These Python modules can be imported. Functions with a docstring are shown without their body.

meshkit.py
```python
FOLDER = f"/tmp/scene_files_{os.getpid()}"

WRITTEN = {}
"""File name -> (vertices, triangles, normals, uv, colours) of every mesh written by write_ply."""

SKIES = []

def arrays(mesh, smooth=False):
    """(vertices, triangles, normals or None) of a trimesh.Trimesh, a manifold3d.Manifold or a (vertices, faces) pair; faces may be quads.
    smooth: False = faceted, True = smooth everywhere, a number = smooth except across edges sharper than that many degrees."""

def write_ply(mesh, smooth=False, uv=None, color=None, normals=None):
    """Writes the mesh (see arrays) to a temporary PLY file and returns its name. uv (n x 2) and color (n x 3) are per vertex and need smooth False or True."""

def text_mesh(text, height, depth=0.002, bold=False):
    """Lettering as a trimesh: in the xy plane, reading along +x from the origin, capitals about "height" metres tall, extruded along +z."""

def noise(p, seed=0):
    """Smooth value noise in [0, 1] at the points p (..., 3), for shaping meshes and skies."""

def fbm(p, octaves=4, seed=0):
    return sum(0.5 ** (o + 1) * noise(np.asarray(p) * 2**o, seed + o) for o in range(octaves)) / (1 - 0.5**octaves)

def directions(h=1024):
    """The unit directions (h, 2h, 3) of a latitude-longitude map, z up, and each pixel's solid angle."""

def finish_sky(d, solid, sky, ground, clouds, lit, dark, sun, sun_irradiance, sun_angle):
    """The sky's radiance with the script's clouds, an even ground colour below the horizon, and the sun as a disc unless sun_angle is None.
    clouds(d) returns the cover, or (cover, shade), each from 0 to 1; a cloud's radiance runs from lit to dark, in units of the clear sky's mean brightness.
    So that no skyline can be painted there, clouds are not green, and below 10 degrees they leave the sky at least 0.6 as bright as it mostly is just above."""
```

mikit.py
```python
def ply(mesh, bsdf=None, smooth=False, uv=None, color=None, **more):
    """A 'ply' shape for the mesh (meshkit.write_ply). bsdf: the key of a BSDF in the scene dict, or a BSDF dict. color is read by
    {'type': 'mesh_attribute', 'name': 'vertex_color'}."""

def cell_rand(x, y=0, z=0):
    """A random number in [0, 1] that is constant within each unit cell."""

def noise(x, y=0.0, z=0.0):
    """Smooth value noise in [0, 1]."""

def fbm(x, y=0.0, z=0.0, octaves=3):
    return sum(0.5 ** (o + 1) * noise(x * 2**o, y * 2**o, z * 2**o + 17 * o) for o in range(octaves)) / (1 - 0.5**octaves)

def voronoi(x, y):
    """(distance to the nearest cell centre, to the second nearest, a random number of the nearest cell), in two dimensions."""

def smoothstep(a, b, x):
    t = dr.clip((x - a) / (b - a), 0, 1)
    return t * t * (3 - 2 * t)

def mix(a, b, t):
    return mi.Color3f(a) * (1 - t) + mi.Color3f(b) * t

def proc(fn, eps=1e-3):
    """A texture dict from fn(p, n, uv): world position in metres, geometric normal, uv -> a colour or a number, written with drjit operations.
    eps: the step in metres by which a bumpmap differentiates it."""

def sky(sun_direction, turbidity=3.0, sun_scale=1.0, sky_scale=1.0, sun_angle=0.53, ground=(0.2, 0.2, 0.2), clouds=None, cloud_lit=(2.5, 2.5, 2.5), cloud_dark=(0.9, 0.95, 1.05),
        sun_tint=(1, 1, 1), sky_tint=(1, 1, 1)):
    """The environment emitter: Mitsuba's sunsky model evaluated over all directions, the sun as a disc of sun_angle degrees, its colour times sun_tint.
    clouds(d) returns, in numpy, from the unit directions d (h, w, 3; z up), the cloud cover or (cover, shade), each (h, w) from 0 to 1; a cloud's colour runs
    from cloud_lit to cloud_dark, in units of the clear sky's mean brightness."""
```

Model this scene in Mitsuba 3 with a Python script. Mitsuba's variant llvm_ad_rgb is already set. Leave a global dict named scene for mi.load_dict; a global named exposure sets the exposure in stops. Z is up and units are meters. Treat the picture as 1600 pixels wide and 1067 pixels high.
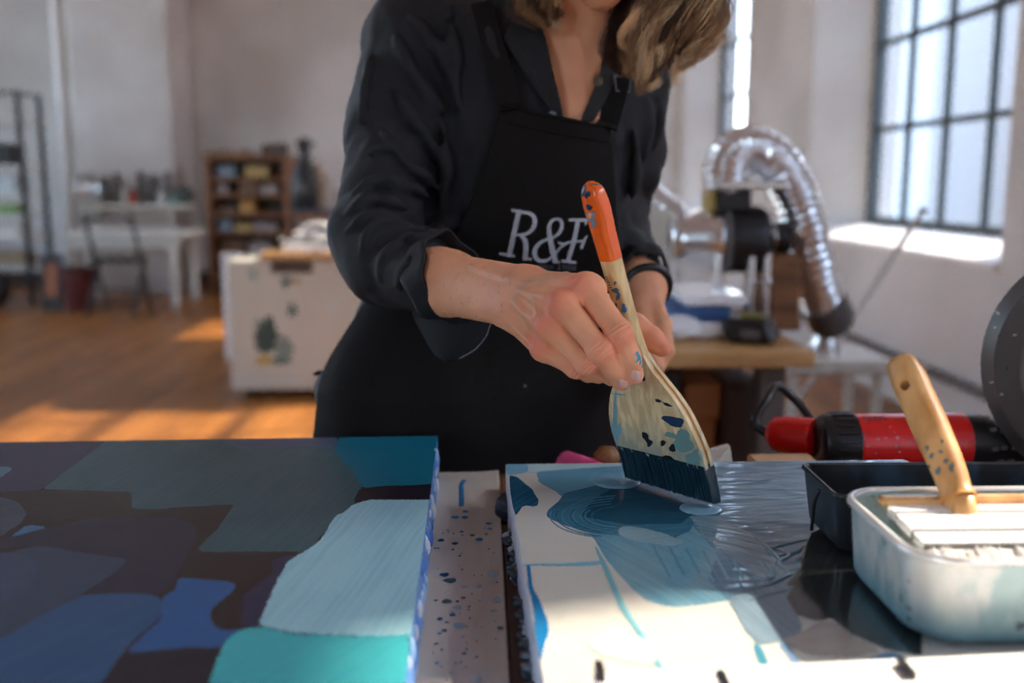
import math, random, numpy as np, trimesh, mitsuba as mi, drjit as dr, mikit, meshkit
import manifold3d as m3
from shapely.geometry import Polygon, LineString, Point
from shapely.ops import unary_union
from scipy.spatial import cKDTree
from mikit import noise as pnoise, fbm as pfbm, smoothstep as pstep, mix as mix_, cell_rand

# ------------------------------------------------------------------ camera, sky, sun, exposure
T = mi.ScalarTransform4f
scene, labels = {}, {}
FPX = 1556.0                                   # focal length in pixels of the 1600 x 1067 frame
CAM = np.array([0.0, 0.0, 1.14])
PITCH, YAW = math.radians(9.11), math.radians(1.563)
FWD = np.array([math.sin(YAW) * math.cos(PITCH), math.cos(YAW) * math.cos(PITCH), -math.sin(PITCH)])
RIGHT = np.array([math.cos(YAW), -math.sin(YAW), 0.0])
UP = np.cross(RIGHT, FWD)
scene['camera'] = {'type': 'thinlens', 'fov': math.degrees(2 * math.atan(800 / FPX)), 'fov_axis': 'x', 'near_clip': 0.05, 'far_clip': 200.0,
                   'aperture_radius': 0.0047, 'focus_distance': 0.80,
                   'to_world': T().look_at(origin=CAM.tolist(), target=(CAM + FWD).tolist(), up=[0, 0, 1])}
SUN_ELEV = math.radians(38.5)
SUN = np.array([1.0, 0.27, math.hypot(1.0, 0.27) * math.tan(SUN_ELEV)])
scene['sky'] = mikit.sky(SUN, turbidity=3.5, sun_scale=0.64, sky_scale=4.0, sun_angle=0.9, ground=(0.34, 0.33, 0.32), sky_tint=(1.13, 1.0, 0.90), sun_tint=(0.96, 1.0, 1.08))
exposure = 3.86

# ------------------------------------------------------------------ helpers
def ray(px, py): return FWD + RIGHT * (px - 800) / FPX + UP * (533.5 - py) / FPX
def at(px, py, depth): return CAM + ray(px, py) * depth
def on_z(px, py, z):
    d = ray(px, py); return CAM + d * ((z - CAM[2]) / d[2])
def on_y(px, py, y):
    d = ray(px, py); return CAM + d * (y / d[1])
def on_x(px, py, x):
    d = ray(px, py); return CAM + d * (x / d[0])
def S(r, g, b):
    c = np.array([r, g, b]) / 255.0
    return np.where(c < 0.04045, c / 12.92, ((c + 0.055) / 1.055) ** 2.4)
def rgb(c): return {'type': 'rgb', 'value': [float(x) for x in c]}

def col(c): return c if isinstance(c, mi.Color3f) else mi.Color3f(*[float(x) for x in c])
def pmix(a, b, t): return mix_(col(a), col(b), t)

USED = {}
def numbered(key):
    n = USED.get(key, 0); USED[key] = n + 1
    return key if n == 0 else f'{key}_{n:03d}'
def tag(key, label=None, cat=None, group=None, kind=None):
    d = labels.setdefault(key, {})
    for k, v in (('label', label), ('category', cat), ('group', group), ('kind', kind)):
        if v: d[k] = v
def thing(name, label, cat, group=None):
    k = numbered(name); tag(k, label, cat, group); return k
def put(key, mesh, bsdf, smooth=False, **kw):
    scene[key] = mikit.ply(mesh, bsdf, smooth, **kw); return key
def part(parent, name, mesh, bsdf, smooth=False, label=None, kind=None, **kw):
    k = numbered(parent + '__' + name)
    put(k, mesh, bsdf, smooth, **kw)
    if label or kind: tag(k, label, None, None, kind)
    return k
def solo(name, label, cat, mesh, bsdf, smooth=False, group=None, kind=None, **kw):
    k = numbered(name); put(k, mesh, bsdf, smooth, **kw); tag(k, label, cat, group, kind); return k
def structure(name, mesh, bsdf, smooth=False, **kw):
    put(name, mesh, bsdf, smooth, **kw); tag(name, kind='structure'); return name

def cat(*ms): return trimesh.util.concatenate([m for m in ms if m is not None])
def hull(pts): return trimesh.convex.convex_hull(np.asarray(pts, float))
def box(lo, hi, c=0.0):
    lo, hi = np.minimum(lo, hi).astype(float), np.maximum(lo, hi).astype(float)
    c = min(c, 0.45 * float((hi - lo).min()))
    if c <= 0: return trimesh.creation.box(bounds=[lo, hi])
    pts = []
    for k in range(3):
        for s in np.ndindex(2, 2, 2):
            p = np.where(np.array(s) == 0, lo, hi); q = np.where(np.array(s) == 0, lo + c, hi - c)
            v = q.copy(); v[k] = p[k]; pts.append(v)
    return hull(pts)
def move(m, x=0, y=0, z=0, rz=0, rx=0, ry=0):
    m = m.copy()
    M = trimesh.transformations.euler_matrix(math.radians(rx), math.radians(ry), math.radians(rz), 'sxyz')
    M[:3, 3] = (x, y, z); m.apply_transform(M); return m
def frame(m, o, ax, ay, az):
    m = m.copy(); M = np.eye(4); M[:3, 0], M[:3, 1], M[:3, 2], M[:3, 3] = ax, ay, az, o
    m.apply_transform(M); return m
def unit(v): v = np.asarray(v, float); return v / np.linalg.norm(v)
def spline(pts, n):
    """Catmull-Rom through the rows of pts."""
    p = np.asarray(pts, float)
    p = np.vstack([2 * p[0] - p[1], p, 2 * p[-1] - p[-2]])
    out = []
    t = np.linspace(0, len(p) - 3 - 1e-9, n)
    i = t.astype(int); u = (t - i)[:, None]
    a, b, c, d = p[i], p[i + 1], p[i + 2], p[i + 3]
    return 0.5 * (2 * b + (c - a) * u + (2 * a - 5 * b + 4 * c - d) * u ** 2 + (3 * b - a - 3 * c + d) * u ** 3)
def tube(path, r, n=12, cap=True, flat=1.0):
    p = np.asarray(path, float); m = len(p); r = np.broadcast_to(np.asarray(r, float), m)
    t = np.gradient(p, axis=0); t /= np.linalg.norm(t, axis=1, keepdims=True) + 1e-12
    ref = np.array([0, 0, 1.0]) if abs(t[0][2]) < 0.9 else np.array([1.0, 0, 0])
    u = unit(np.cross(t[0], ref)); rings = []
    for k in range(m):
        u = unit(u - t[k] * (u @ t[k])); w = np.cross(t[k], u)
        a = np.arange(n) * 2 * np.pi / n
        rings.append(p[k] + r[k] * (np.cos(a)[:, None] * u + flat * np.sin(a)[:, None] * w))
    v = np.vstack(rings); f = []
    i = np.arange(n); j = (i + 1) % n
    for k in range(m - 1):
        a, b = k * n, (k + 1) * n
        f.append(np.stack([a + i, a + j, b + j], 1)); f.append(np.stack([a + i, b + j, b + i], 1))
    if cap:
        v = np.vstack([v, p[0], p[-1]])
        f.append(np.stack([i * 0 + m * n, j, i], 1)); f.append(np.stack([i * 0 + m * n + 1, (m - 1) * n + i, (m - 1) * n + j], 1))
    return trimesh.Trimesh(v, np.vstack(f), process=False)
def rod(a, b, r, n=10): return tube([a, b], r, n)
def lathe(profile, n=32):
    """profile: (radius, z) rows; closed at the axis where the radius is 0."""
    p = np.asarray(profile, float); a = np.arange(n) * 2 * np.pi / n
    v = np.stack([p[:, :1] * np.cos(a), p[:, :1] * np.sin(a), np.repeat(p[:, 1:], n, 1)], -1).reshape(-1, 3)
    i = np.arange(n); j = (i + 1) % n; f = []
    for k in range(len(p) - 1):
        q, s = k * n, (k + 1) * n
        f.append(np.stack([q + i, q + j, s + j], 1)); f.append(np.stack([q + i, s + j, s + i], 1))
    m = trimesh.Trimesh(v, np.vstack(f), process=False); m.merge_vertices(); m.update_faces(m.nondegenerate_faces()); return m
def extrude(poly, h):
    ps = getattr(poly, 'geoms', [poly])
    return cat(*[trimesh.creation.extrude_polygon(g, h, engine='earcut') for g in ps if g.area > 1e-10])
def to_mesh(m):
    q = m.to_mesh(); return trimesh.Trimesh(q.vert_properties[:, :3], q.tri_verts, process=False)
def manifold(m): return m3.Manifold(m3.Mesh(np.asarray(m.vertices, np.float32), np.asarray(m.faces, np.uint32)))

# signed distances and a surface-nets mesher
def smin(a, b, k):
    h = np.clip(0.5 + 0.5 * (b - a) / k, 0, 1)
    return b + (a - b) * h - k * h * (1 - h)
def smax(a, b, k): return -smin(-a, -b, k)
def cone(p, a, b, ra, rb):
    a, b = np.asarray(a, float), np.asarray(b, float); ab = b - a
    t = np.clip((p - a) @ ab / (ab @ ab), 0, 1)
    q = p - a - t[:, None] * ab
    return np.sqrt(np.einsum('ij,ij->i', q, q)) - (ra + t * (rb - ra))
def chain(p, pts, rs, k=0.004):
    d = None
    for i in range(len(pts) - 1):
        e = cone(p, pts[i], pts[i + 1], rs[i], rs[i + 1])
        d = e if d is None else smin(d, e, k)
    return d
def ellipsoid(p, c, ax, r):
    q = (p - c) @ np.asarray(ax).T / r
    n = np.linalg.norm(q, axis=1); g = np.linalg.norm(q / r, axis=1)
    return n * (n - 1) / np.maximum(g, 1e-9)
def sdf_mesh(fn, lo, hi, h, band=1.9, B=6):
    lo, hi = np.asarray(lo, float), np.asarray(hi, float)
    nb = np.ceil((hi - lo) / (h * B)).astype(int); n = nb * B
    ci = np.stack(np.meshgrid(*[np.arange(k) for k in nb], indexing='ij'), -1).reshape(-1, 3)
    cd = fn(lo + (ci * B + (B - 1) / 2) * h)
    F = np.repeat(np.repeat(np.repeat(np.where(cd < 0, -1.0, 1.0).reshape(nb), B, 0), B, 1), B, 2).astype(np.float32)
    act = ci[np.abs(cd) < band * h * B]
    off = np.stack(np.meshgrid(*[np.arange(B)] * 3, indexing='ij'), -1).reshape(-1, 3)
    for s in range(0, len(act), 4000):
        idx = (act[s:s + 4000, None, :] * B + off).reshape(-1, 3)
        F[idx[:, 0], idx[:, 1], idx[:, 2]] = fn(lo + idx * h)
    neg = F < 0
    cnt = sum(neg[a:n[0] - 1 + a, b:n[1] - 1 + b, c:n[2] - 1 + c].astype(np.int8) for a in (0, 1) for b in (0, 1) for c in (0, 1))
    cells = np.argwhere((cnt > 0) & (cnt < 8))
    ids = -np.ones(n, np.int64); ids[cells[:, 0], cells[:, 1], cells[:, 2]] = np.arange(len(cells))
    acc, num = np.zeros((len(cells), 3)), np.zeros(len(cells))
    for ax in range(3):
        o = [k for k in range(3) if k != ax]
        for a in (0, 1):
            for b in (0, 1):
                c0 = cells.copy(); c0[:, o[0]] += a; c0[:, o[1]] += b
                c1 = c0.copy(); c1[:, ax] += 1
                f0, f1 = F[c0[:, 0], c0[:, 1], c0[:, 2]], F[c1[:, 0], c1[:, 1], c1[:, 2]]
                hit = (f0 < 0) != (f1 < 0)
                t = np.where(hit, f0 / np.where(hit, f0 - f1, 1), 0)
                q = c0.astype(float); q[:, ax] += t
                acc[hit] += q[hit]; num[hit] += 1
    v = lo + acc / num[:, None] * h
    faces = []
    for ax in range(3):
        s0 = [slice(0, n[k] - 1) for k in range(3)]; s1 = list(s0); s1[ax] = slice(1, n[ax])
        A, Bq = neg[tuple(s0)], neg[tuple(s1)]
        e = np.argwhere(A != Bq); o = [k for k in range(3) if k != ax]
        e = e[(e[:, o[0]] > 0) & (e[:, o[1]] > 0)]
        def cid(da, db):
            q = e.copy(); q[:, o[0]] -= da; q[:, o[1]] -= db
            return ids[q[:, 0], q[:, 1], q[:, 2]]
        quad = np.stack([cid(0, 0), cid(1, 0), cid(1, 1), cid(0, 1)], 1)
        flip = A[e[:, 0], e[:, 1], e[:, 2]] ^ (ax == 1)
        quad[~flip] = quad[~flip][:, ::-1]
        faces.append(quad[(quad >= 0).all(1)])
    q = np.vstack(faces)
    m = trimesh.Trimesh(v, np.vstack([q[:, [0, 1, 2]], q[:, [0, 2, 3]]]), process=False)
    if m.volume < 0: m.faces = m.faces[:, ::-1]
    return m
def march_many(fn, px, py, d0, d1, n=48):
    """First optical depth at which each pixel's ray enters the solid fn < 0 (nearest approach if it never does)."""
    px, py = np.atleast_1d(np.asarray(px, float)), np.atleast_1d(np.asarray(py, float))
    D = FWD + np.outer((px - 800) / FPX, RIGHT) + np.outer((533.5 - py) / FPX, UP)
    out = np.empty(len(px))
    for s in range(0, len(px), 3000):
        d = D[s:s + 3000]; lo, hi = np.full(len(d), d0), np.full(len(d), d1)
        for it in range(2):
            t = lo[:, None] + (hi - lo)[:, None] * np.linspace(0, 1, n)
            v = fn((CAM + t[..., None] * d[:, None]).reshape(-1, 3)).reshape(t.shape)
            i = np.where((v < 0).any(1), np.argmax(v < 0, 1), np.argmin(v, 1)); j = np.maximum(i - 1, 0); r = np.arange(len(d))
            lo, hi = t[r, j], t[r, i]; n2 = n
            va, vb = v[r, j], v[r, i]
            if it == 0: n_old, n = n, 8
        n = n_old
        w = np.where((vb < 0) & (va > vb), va / np.maximum(va - vb, 1e-12), 1.0)
        out[s:s + 3000] = lo + (hi - lo) * np.clip(w, 0, 1)
    return out
def march(fn, px, py, d0, d1, n=48): return float(march_many(fn, px, py, d0, d1, n)[0])
def noisy(p, f, seed=0, octaves=3): return meshkit.fbm(np.asarray(p) * f, octaves, seed) - 0.5

# ------------------------------------------------------------------ materials
def mat(key, color, rough=0.5, **kw):
    c = color if isinstance(color, dict) else rgb(color)
    b = {'type': 'principled', 'base_color': c, 'roughness': rough, **kw}
    scene[key] = {'type': 'twosided', 'b': b}
    return key
def metal(key, color, rough=0.3):
    scene[key] = {'type': 'twosided', 'b': {'type': 'principled', 'base_color': rgb(color), 'roughness': rough, 'metallic': 1.0}}; return key
def bumped(key, color, rough, fn, scale, eps=1e-3, **kw):
    c = color if isinstance(color, dict) else rgb(color)
    scene[key] = {'type': 'twosided', 'b': {'type': 'bumpmap', 'arbitrary': mikit.proc(fn, eps), 'scale': scale, 'n': {'type': 'principled', 'base_color': c, 'roughness': rough, **kw}}}
    return key
VC = {'type': 'mesh_attribute', 'name': 'vertex_color'}

def floor_fn(p, n, uv):
    row = p.x / 0.083
    off = cell_rand(dr.floor(row), 3) * 3.0
    col = (p.y + off) / 1.9
    r = cell_rand(dr.floor(row), dr.floor(col), 7)
    grain = pfbm(p.x * 60, p.y * 4, r * 20, 3)
    c = pmix(S(92, 54, 24), S(172, 114, 58), 0.25 + 0.45 * r + 0.5 * (grain - 0.5))
    gap = dr.minimum(row - dr.floor(row), 1 - (row - dr.floor(row)))
    return c * (0.45 + 0.55 * pstep(0.0, 0.03, gap))
mat('floor_wood', mikit.proc(floor_fn), 0.36, specular=0.3)
def plaster_fn(p, n, uv):
    a = pfbm(p.x * 1.3 + 3, p.y * 1.3, p.z * 1.3, 4)
    return pmix((0.58, 0.545, 0.51), (0.69, 0.66, 0.63), pstep(0.3, 0.7, a))
mat('plaster', mikit.proc(plaster_fn), 0.75, specular=0.2)
def brick_fn(p, n, uv):
    row = p.z / 0.075
    q = (p.y + 0.11 * (dr.floor(row) - 2 * dr.floor(row / 2))) / 0.22
    fr, fq = row - dr.floor(row), q - dr.floor(q)
    edge = dr.minimum(dr.minimum(fr, 1 - fr) * 0.075, dr.minimum(fq, 1 - fq) * 0.22)
    return pstep(0.002, 0.012, edge) + 0.5 * pfbm(p.x * 40, p.y * 40, p.z * 40, 3)
bumped('painted_brick', mikit.proc(plaster_fn), 0.7, brick_fn, 0.004, 2e-3, specular=0.3)
mat('white_trim', (0.80, 0.79, 0.77), 0.45)
mat('ceiling_white', (0.8, 0.78, 0.75), 0.8)
mat('dark_frame', S(52, 62, 64), 0.45)
scene['pane_glass'] = {'type': 'thindielectric', 'int_ior': 1.5}
def wood_fn(base, dark, fx, fy, fz):
    def fn(p, n, uv):
        g = pfbm(p.x * fx, p.y * fy, p.z * fz, 4)
        return pmix(dark, base, pstep(0.25, 0.75, g))
    return fn
mat('wood_brown', mikit.proc(wood_fn(S(138, 92, 54), S(92, 58, 32), 8, 8, 60)), 0.5)
mat('wood_dark', S(66, 42, 26), 0.5)
mat('wood_top', mikit.proc(wood_fn(S(206, 166, 112), S(172, 126, 76), 6, 50, 50)), 0.4)
mat('white_paint', S(208, 206, 196), 0.5)
mat('white_gloss', S(238, 238, 238), 0.12, clearcoat=0.6)
mat('black_metal', S(34, 33, 34), 0.4)
mat('grey_metal', S(92, 90, 88), 0.4)
metal('steel', (0.75, 0.75, 0.76), 0.25)
metal('foil', (0.86, 0.86, 0.87), 0.22)
mat('black_plastic', S(26, 26, 28), 0.35)
mat('red_plastic', S(196, 24, 22), 0.3, specular=0.5)
mat('vertex_matte', VC, 0.6)
mat('vertex_gloss', VC, 0.25)
scene['bag_film'] = {'type': 'twosided', 'b': {'type': 'principled', 'base_color': rgb((.8, .81, .82)), 'roughness': 0.15, 'specular': 0.6}}
scene['clear_plastic'] = {'type': 'twosided', 'b': {'type': 'principled', 'base_color': rgb((.62, .61, .60)), 'roughness': 0.2}}
mat('table_wood', mikit.proc(wood_fn(S(120, 92, 70), S(84, 62, 46), 6, 60, 60)), 0.5)
mat('panel_blue', S(84, 128, 190), 0.4)
mat('panel_white', S(196, 198, 196), 0.5)
mat('board_white', mikit.proc(wood_fn(S(206, 198, 186), S(186, 178, 166), 40, 6, 5)), 0.35)
for k_, c_ in (('bead_white', (206, 214, 224)), ('bead_blue', (70, 120, 196)), ('bead_pale', (140, 176, 214)), ('speck_blue', (28, 72, 112)), ('speck_teal', (62, 92, 104)), ('speck_mid', (60, 120, 164)), ('speck_pale', (150, 172, 182)), ('speck_green', (96, 112, 66)),
               ('speck_dark', (26, 28, 34)), ('drop_dark', (64, 76, 80)), ('drop_teal', (72, 112, 124)), ('drop_grey', (128, 142, 146)), ('drop_pale', (172, 188, 194)), ('disc_grey', (62, 64, 72)), ('pink', (226, 92, 140))):
    mat(k_, S(*c_), 0.22)
mat('wet_medium', S(112, 156, 178), 0.05)
mat('wet_ridge', S(96, 122, 138), 0.06)
mat('cart_grey', S(192, 192, 180), 0.5)
mat('red_gun', S(224, 34, 32), 0.3, specular=0.5)
mat('red_dark', S(120, 14, 14), 0.4)
mat('spot_pale', S(196, 180, 180), 0.35)
mat('spot_grey', S(120, 132, 150), 0.3)
mat('griddle', S(88, 86, 83), 0.38, specular=0.5)
mat('core_orange', S(186, 128, 58), 0.5)
mat('handle_wood', mikit.proc(wood_fn(S(218, 192, 140), S(196, 166, 112), 260, 260, 30)), 0.35)
mat('orange_lacquer', S(228, 96, 18), 0.2, clearcoat=0.6)
mat('tip_blue', S(22, 52, 84), 0.25)
mat('tip_light', S(236, 150, 96), 0.3)
mat('patch_blue', S(112, 160, 172), 0.35)
mat('patch_teal', S(104, 140, 138), 0.3)
mat('bristle_teal', S(16, 48, 62), 0.3, specular=0.6)
def linen_bump(p, n, uv): return .5 * (dr.sin(p.x * 5200 + p.y * 900) + dr.sin(p.z * 5200)) + 3.0 * pfbm(p.x * 300, p.y * 300, p.z * 300, 3)
bumped('linen_black', S(25, 26, 30), 0.6, linen_bump, 0.00024, 2e-4, specular=0.4, sheen=0.7)
mat('apron_black', S(23, 20, 19), 0.8, specular=0.15, sheen=0.15)
mat('thread_grey', S(110, 116, 130), 0.7)
mat('undershirt_white', (.75, .72, .72), 0.8)
mat('button_brown', S(96, 84, 62), 0.3)
mat('button_grey', S(110, 120, 136), 0.2)
mat('print_grey', S(176, 178, 188), 0.6)
mat('print_dim', S(104, 104, 108), 0.6)
mat('nail', S(222, 178, 164), 0.22, specular=0.5)
def skin_bump(p, n, uv): return pfbm(p.x * 900, p.y * 900, p.z * 900, 2)
scene['skin'] = {'type': 'twosided', 'b': {'type': 'bumpmap', 'arbitrary': mikit.proc(skin_bump, 3e-4), 'scale': 0.0003, 'n': {'type': 'principled', 'base_color': VC, 'roughness': 0.5, 'specular': 0.25}}}
scene['hair'] = {'type': 'twosided', 'b': {'type': 'principled', 'base_color': VC, 'roughness': 0.38, 'specular': 0.5}}
mat('fleck_slate', S(84, 104, 112), 0.35)
mat('spot_rose', S(212, 120, 116), 0.3)
# ------------------------------------------------------------------ the room
WX, GX, BACK, LEFT, FRONT, CEIL = 2.15, 2.50, 11.1, -7.0, -5.6, 5.0
structure('floor', box((LEFT - .2, FRONT - .2, -0.1), (WX + .5, BACK + .2, 0)), 'floor_wood')
structure('ceiling', box((LEFT - .2, FRONT - .2, CEIL), (WX + .5, BACK + .2, CEIL + .2)), 'ceiling_white')
structure('wall_back', box((LEFT - .2, BACK, 0), (WX + .5, BACK + .2, CEIL)), 'plaster')
pil_y = 10.35
pl, pr = on_y(108, 300, pil_y)[0], on_y(273, 300, pil_y)[0]
part('wall_back', 'pilaster', extrude(Polygon([(pl, BACK), (pl, pil_y + .10), (pl + .10, pil_y), (pr, pil_y), (pr, BACK)]), CEIL), 'plaster')
part('wall_back', 'corner_rod', rod((pl - .03, pil_y + .05, 0), (pl - .03, pil_y + .05, CEIL), .05, 12), 'white_trim', True)  # white rod down the left edge of the pilaster
structure('baseboard_back', box((LEFT, BACK - .03, 0), (WX, BACK, .16), .01), 'wood_dark')

# windows: (near jamb, far jamb, sill height at the glass, head height, rows of panes)
OPEN = [(-5.0, -2.5, 4.05), (-1.10, 1.485, 3.12), (4.10, 6.65, 4.06), (8.30, 10.85, 4.06)]
SILL, SPLAY, SILL_FRONT = 0.885, 0.20, 0.807
W2 = WX + .5
edges = [FRONT - .2] + [e for o in OPEN for e in o[:2]] + [BACK + .2]
wall = [box((WX, FRONT - .2, 0), (W2, BACK + .2, SILL_FRONT))]
for k in range(0, len(edges), 2):
    y0, y1 = edges[k], edges[k + 1]
    s0, s1 = (SPLAY if k > 0 else 0), (SPLAY if k + 2 < len(edges) else 0)
    # a pier widens towards the glass
    m = extrude(Polygon([(WX, y0), (GX, y0 - s0), (W2, y0 - s0), (W2, y1 + s1), (GX, y1 + s1), (WX, y1)]), CEIL - SILL_FRONT)
    wall.append(move(m, 0, 0, SILL_FRONT))
for y0, y1, head in OPEN:
    wall.append(box((WX, y0 - .01, head), (W2, y1 + .01, CEIL)))
    wall.append(box((GX, y0, SILL_FRONT), (W2, y1, SILL - .02)))
structure('wall_right', cat(*wall), 'painted_brick')
for i, (y0, y1, head) in enumerate(OPEN, 1):
    w = f'window_{i}'
    g0, g1 = y0 + SPLAY, y1 - SPLAY
    fr = [box((GX - .03, g0, SILL), (GX + .04, g0 + .055, head), .006), box((GX - .03, g1 - .055, SILL), (GX + .04, g1, head), .006),
          box((GX - .03, g0, SILL - .02), (GX + .04, g1, SILL + .04), .006), box((GX - .03, g0, head - .06), (GX + .04, g1, head), .006)]
    structure(w, cat(*fr), 'dark_frame')
    ys = np.array([g1 - .03 - .49 * k for k in range(int((g1 - g0 - .2) / .49) + 1)][::-1]); ys = np.r_[g0 + .03, ys]
    cols = len(ys) - 1
    zs = [SILL + .02]; z = 1.464
    while z < head - .25: zs.append(z); z += 0.523
    zs.append(head - .03)
    for y in ys[1:-1]: part(w, 'muntin', box((GX - .018, y - .016, SILL), (GX + .02, y + .016, head), .004), 'dark_frame')
    for z in zs[1:-1]: part(w, 'muntin', box((GX - .022, g0, z - .017), (GX + .022, g1, z + .017), .004), 'dark_frame')
    for a in range(cols):
        for b in range(len(zs) - 1):
            q = [(GX, ys[a], zs[b]), (GX, ys[a + 1], zs[b]), (GX, ys[a + 1], zs[b + 1]), (GX, ys[a], zs[b + 1])]
            part(w, 'pane', (np.array(q), np.array([[0, 1, 2, 3]])), 'pane_glass')
    sill = Polygon([(WX - .03, SILL_FRONT - .03), (WX - .03, SILL_FRONT), (WX, SILL_FRONT + .004), (GX, SILL), (GX, SILL - .05)])
    m = extrude(sill, y1 - y0)     # (x, z) profile along y
    m.vertices = np.stack([m.vertices[:, 0], y0 + m.vertices[:, 2], m.vertices[:, 1]], 1); m.faces = m.faces[:, ::-1]
    part(w, 'sill', m, 'white_trim')
# unseen tall windows, added behind and left of the photographer for fill daylight
def pierced(lo, hi, gaps, z0, z1, along_x):
    e = [lo] + [g for q in gaps for g in q] + [hi]; ms = []
    def b(a0, a1, c0, c1): return box((a0, FRONT - .25, c0), (a1, FRONT, c1)) if along_x else box((LEFT - .25, a0, c0), (LEFT, a1, c1))
    for k in range(0, len(e), 2): ms.append(b(e[k], e[k + 1], 0, CEIL))
    for a0, a1 in gaps: ms += [b(a0, a1, 0, z0), b(a0, a1, z1, CEIL)]
    return cat(*ms)
ADDED_FW = [(-6.2, -3.8)]; ADDED_LW = [(3.0, 4.5), (7.0, 9.2)]
structure('wall_front', pierced(LEFT - .25, WX + .5, ADDED_FW, .9, 4.2, True), 'plaster')
structure('wall_left', pierced(FRONT, BACK, ADDED_LW, .9, 4.2, False), 'plaster')
for i, (g, ax) in enumerate([(g, True) for g in ADDED_FW] + [(g, False) for g in ADDED_LW], len(OPEN) + 1):
    w = f'window_{i}'; d0 = FRONT - .12 if ax else LEFT - .12  # added fill windows continue the numbering
    def bar(a0, a1, c0, c1): return box((a0, d0 - .025, c0), (a1, d0 + .025, c1), .004) if ax else box((d0 - .025, a0, c0), (d0 + .025, a1, c1), .004)
    structure(w, cat(bar(g[0], g[0] + .05, .9, 4.2), bar(g[1] - .05, g[1], .9, 4.2), bar(g[0], g[1], .9, .95), bar(g[0], g[1], 4.15, 4.2)), 'dark_frame')
    for t in (.25, .5, .75): part(w, 'muntin', bar(g[0] + t * (g[1] - g[0]) - .015, g[0] + t * (g[1] - g[0]) + .015, .95, 4.15), 'dark_frame')
    for z in (1.7, 2.5, 3.3): part(w, 'muntin', bar(g[0], g[1], z - .015, z + .015), 'dark_frame')
    q = np.array([(g[0], d0, .9), (g[1], d0, .9), (g[1], d0, 4.2), (g[0], d0, 4.2)]) if ax else np.array([(d0, g[0], .9), (d0, g[1], .9), (d0, g[1], 4.2), (d0, g[0], 4.2)])
    part(w, 'pane', (q, np.array([[0, 1, 2, 3]])), 'pane_glass')
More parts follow.
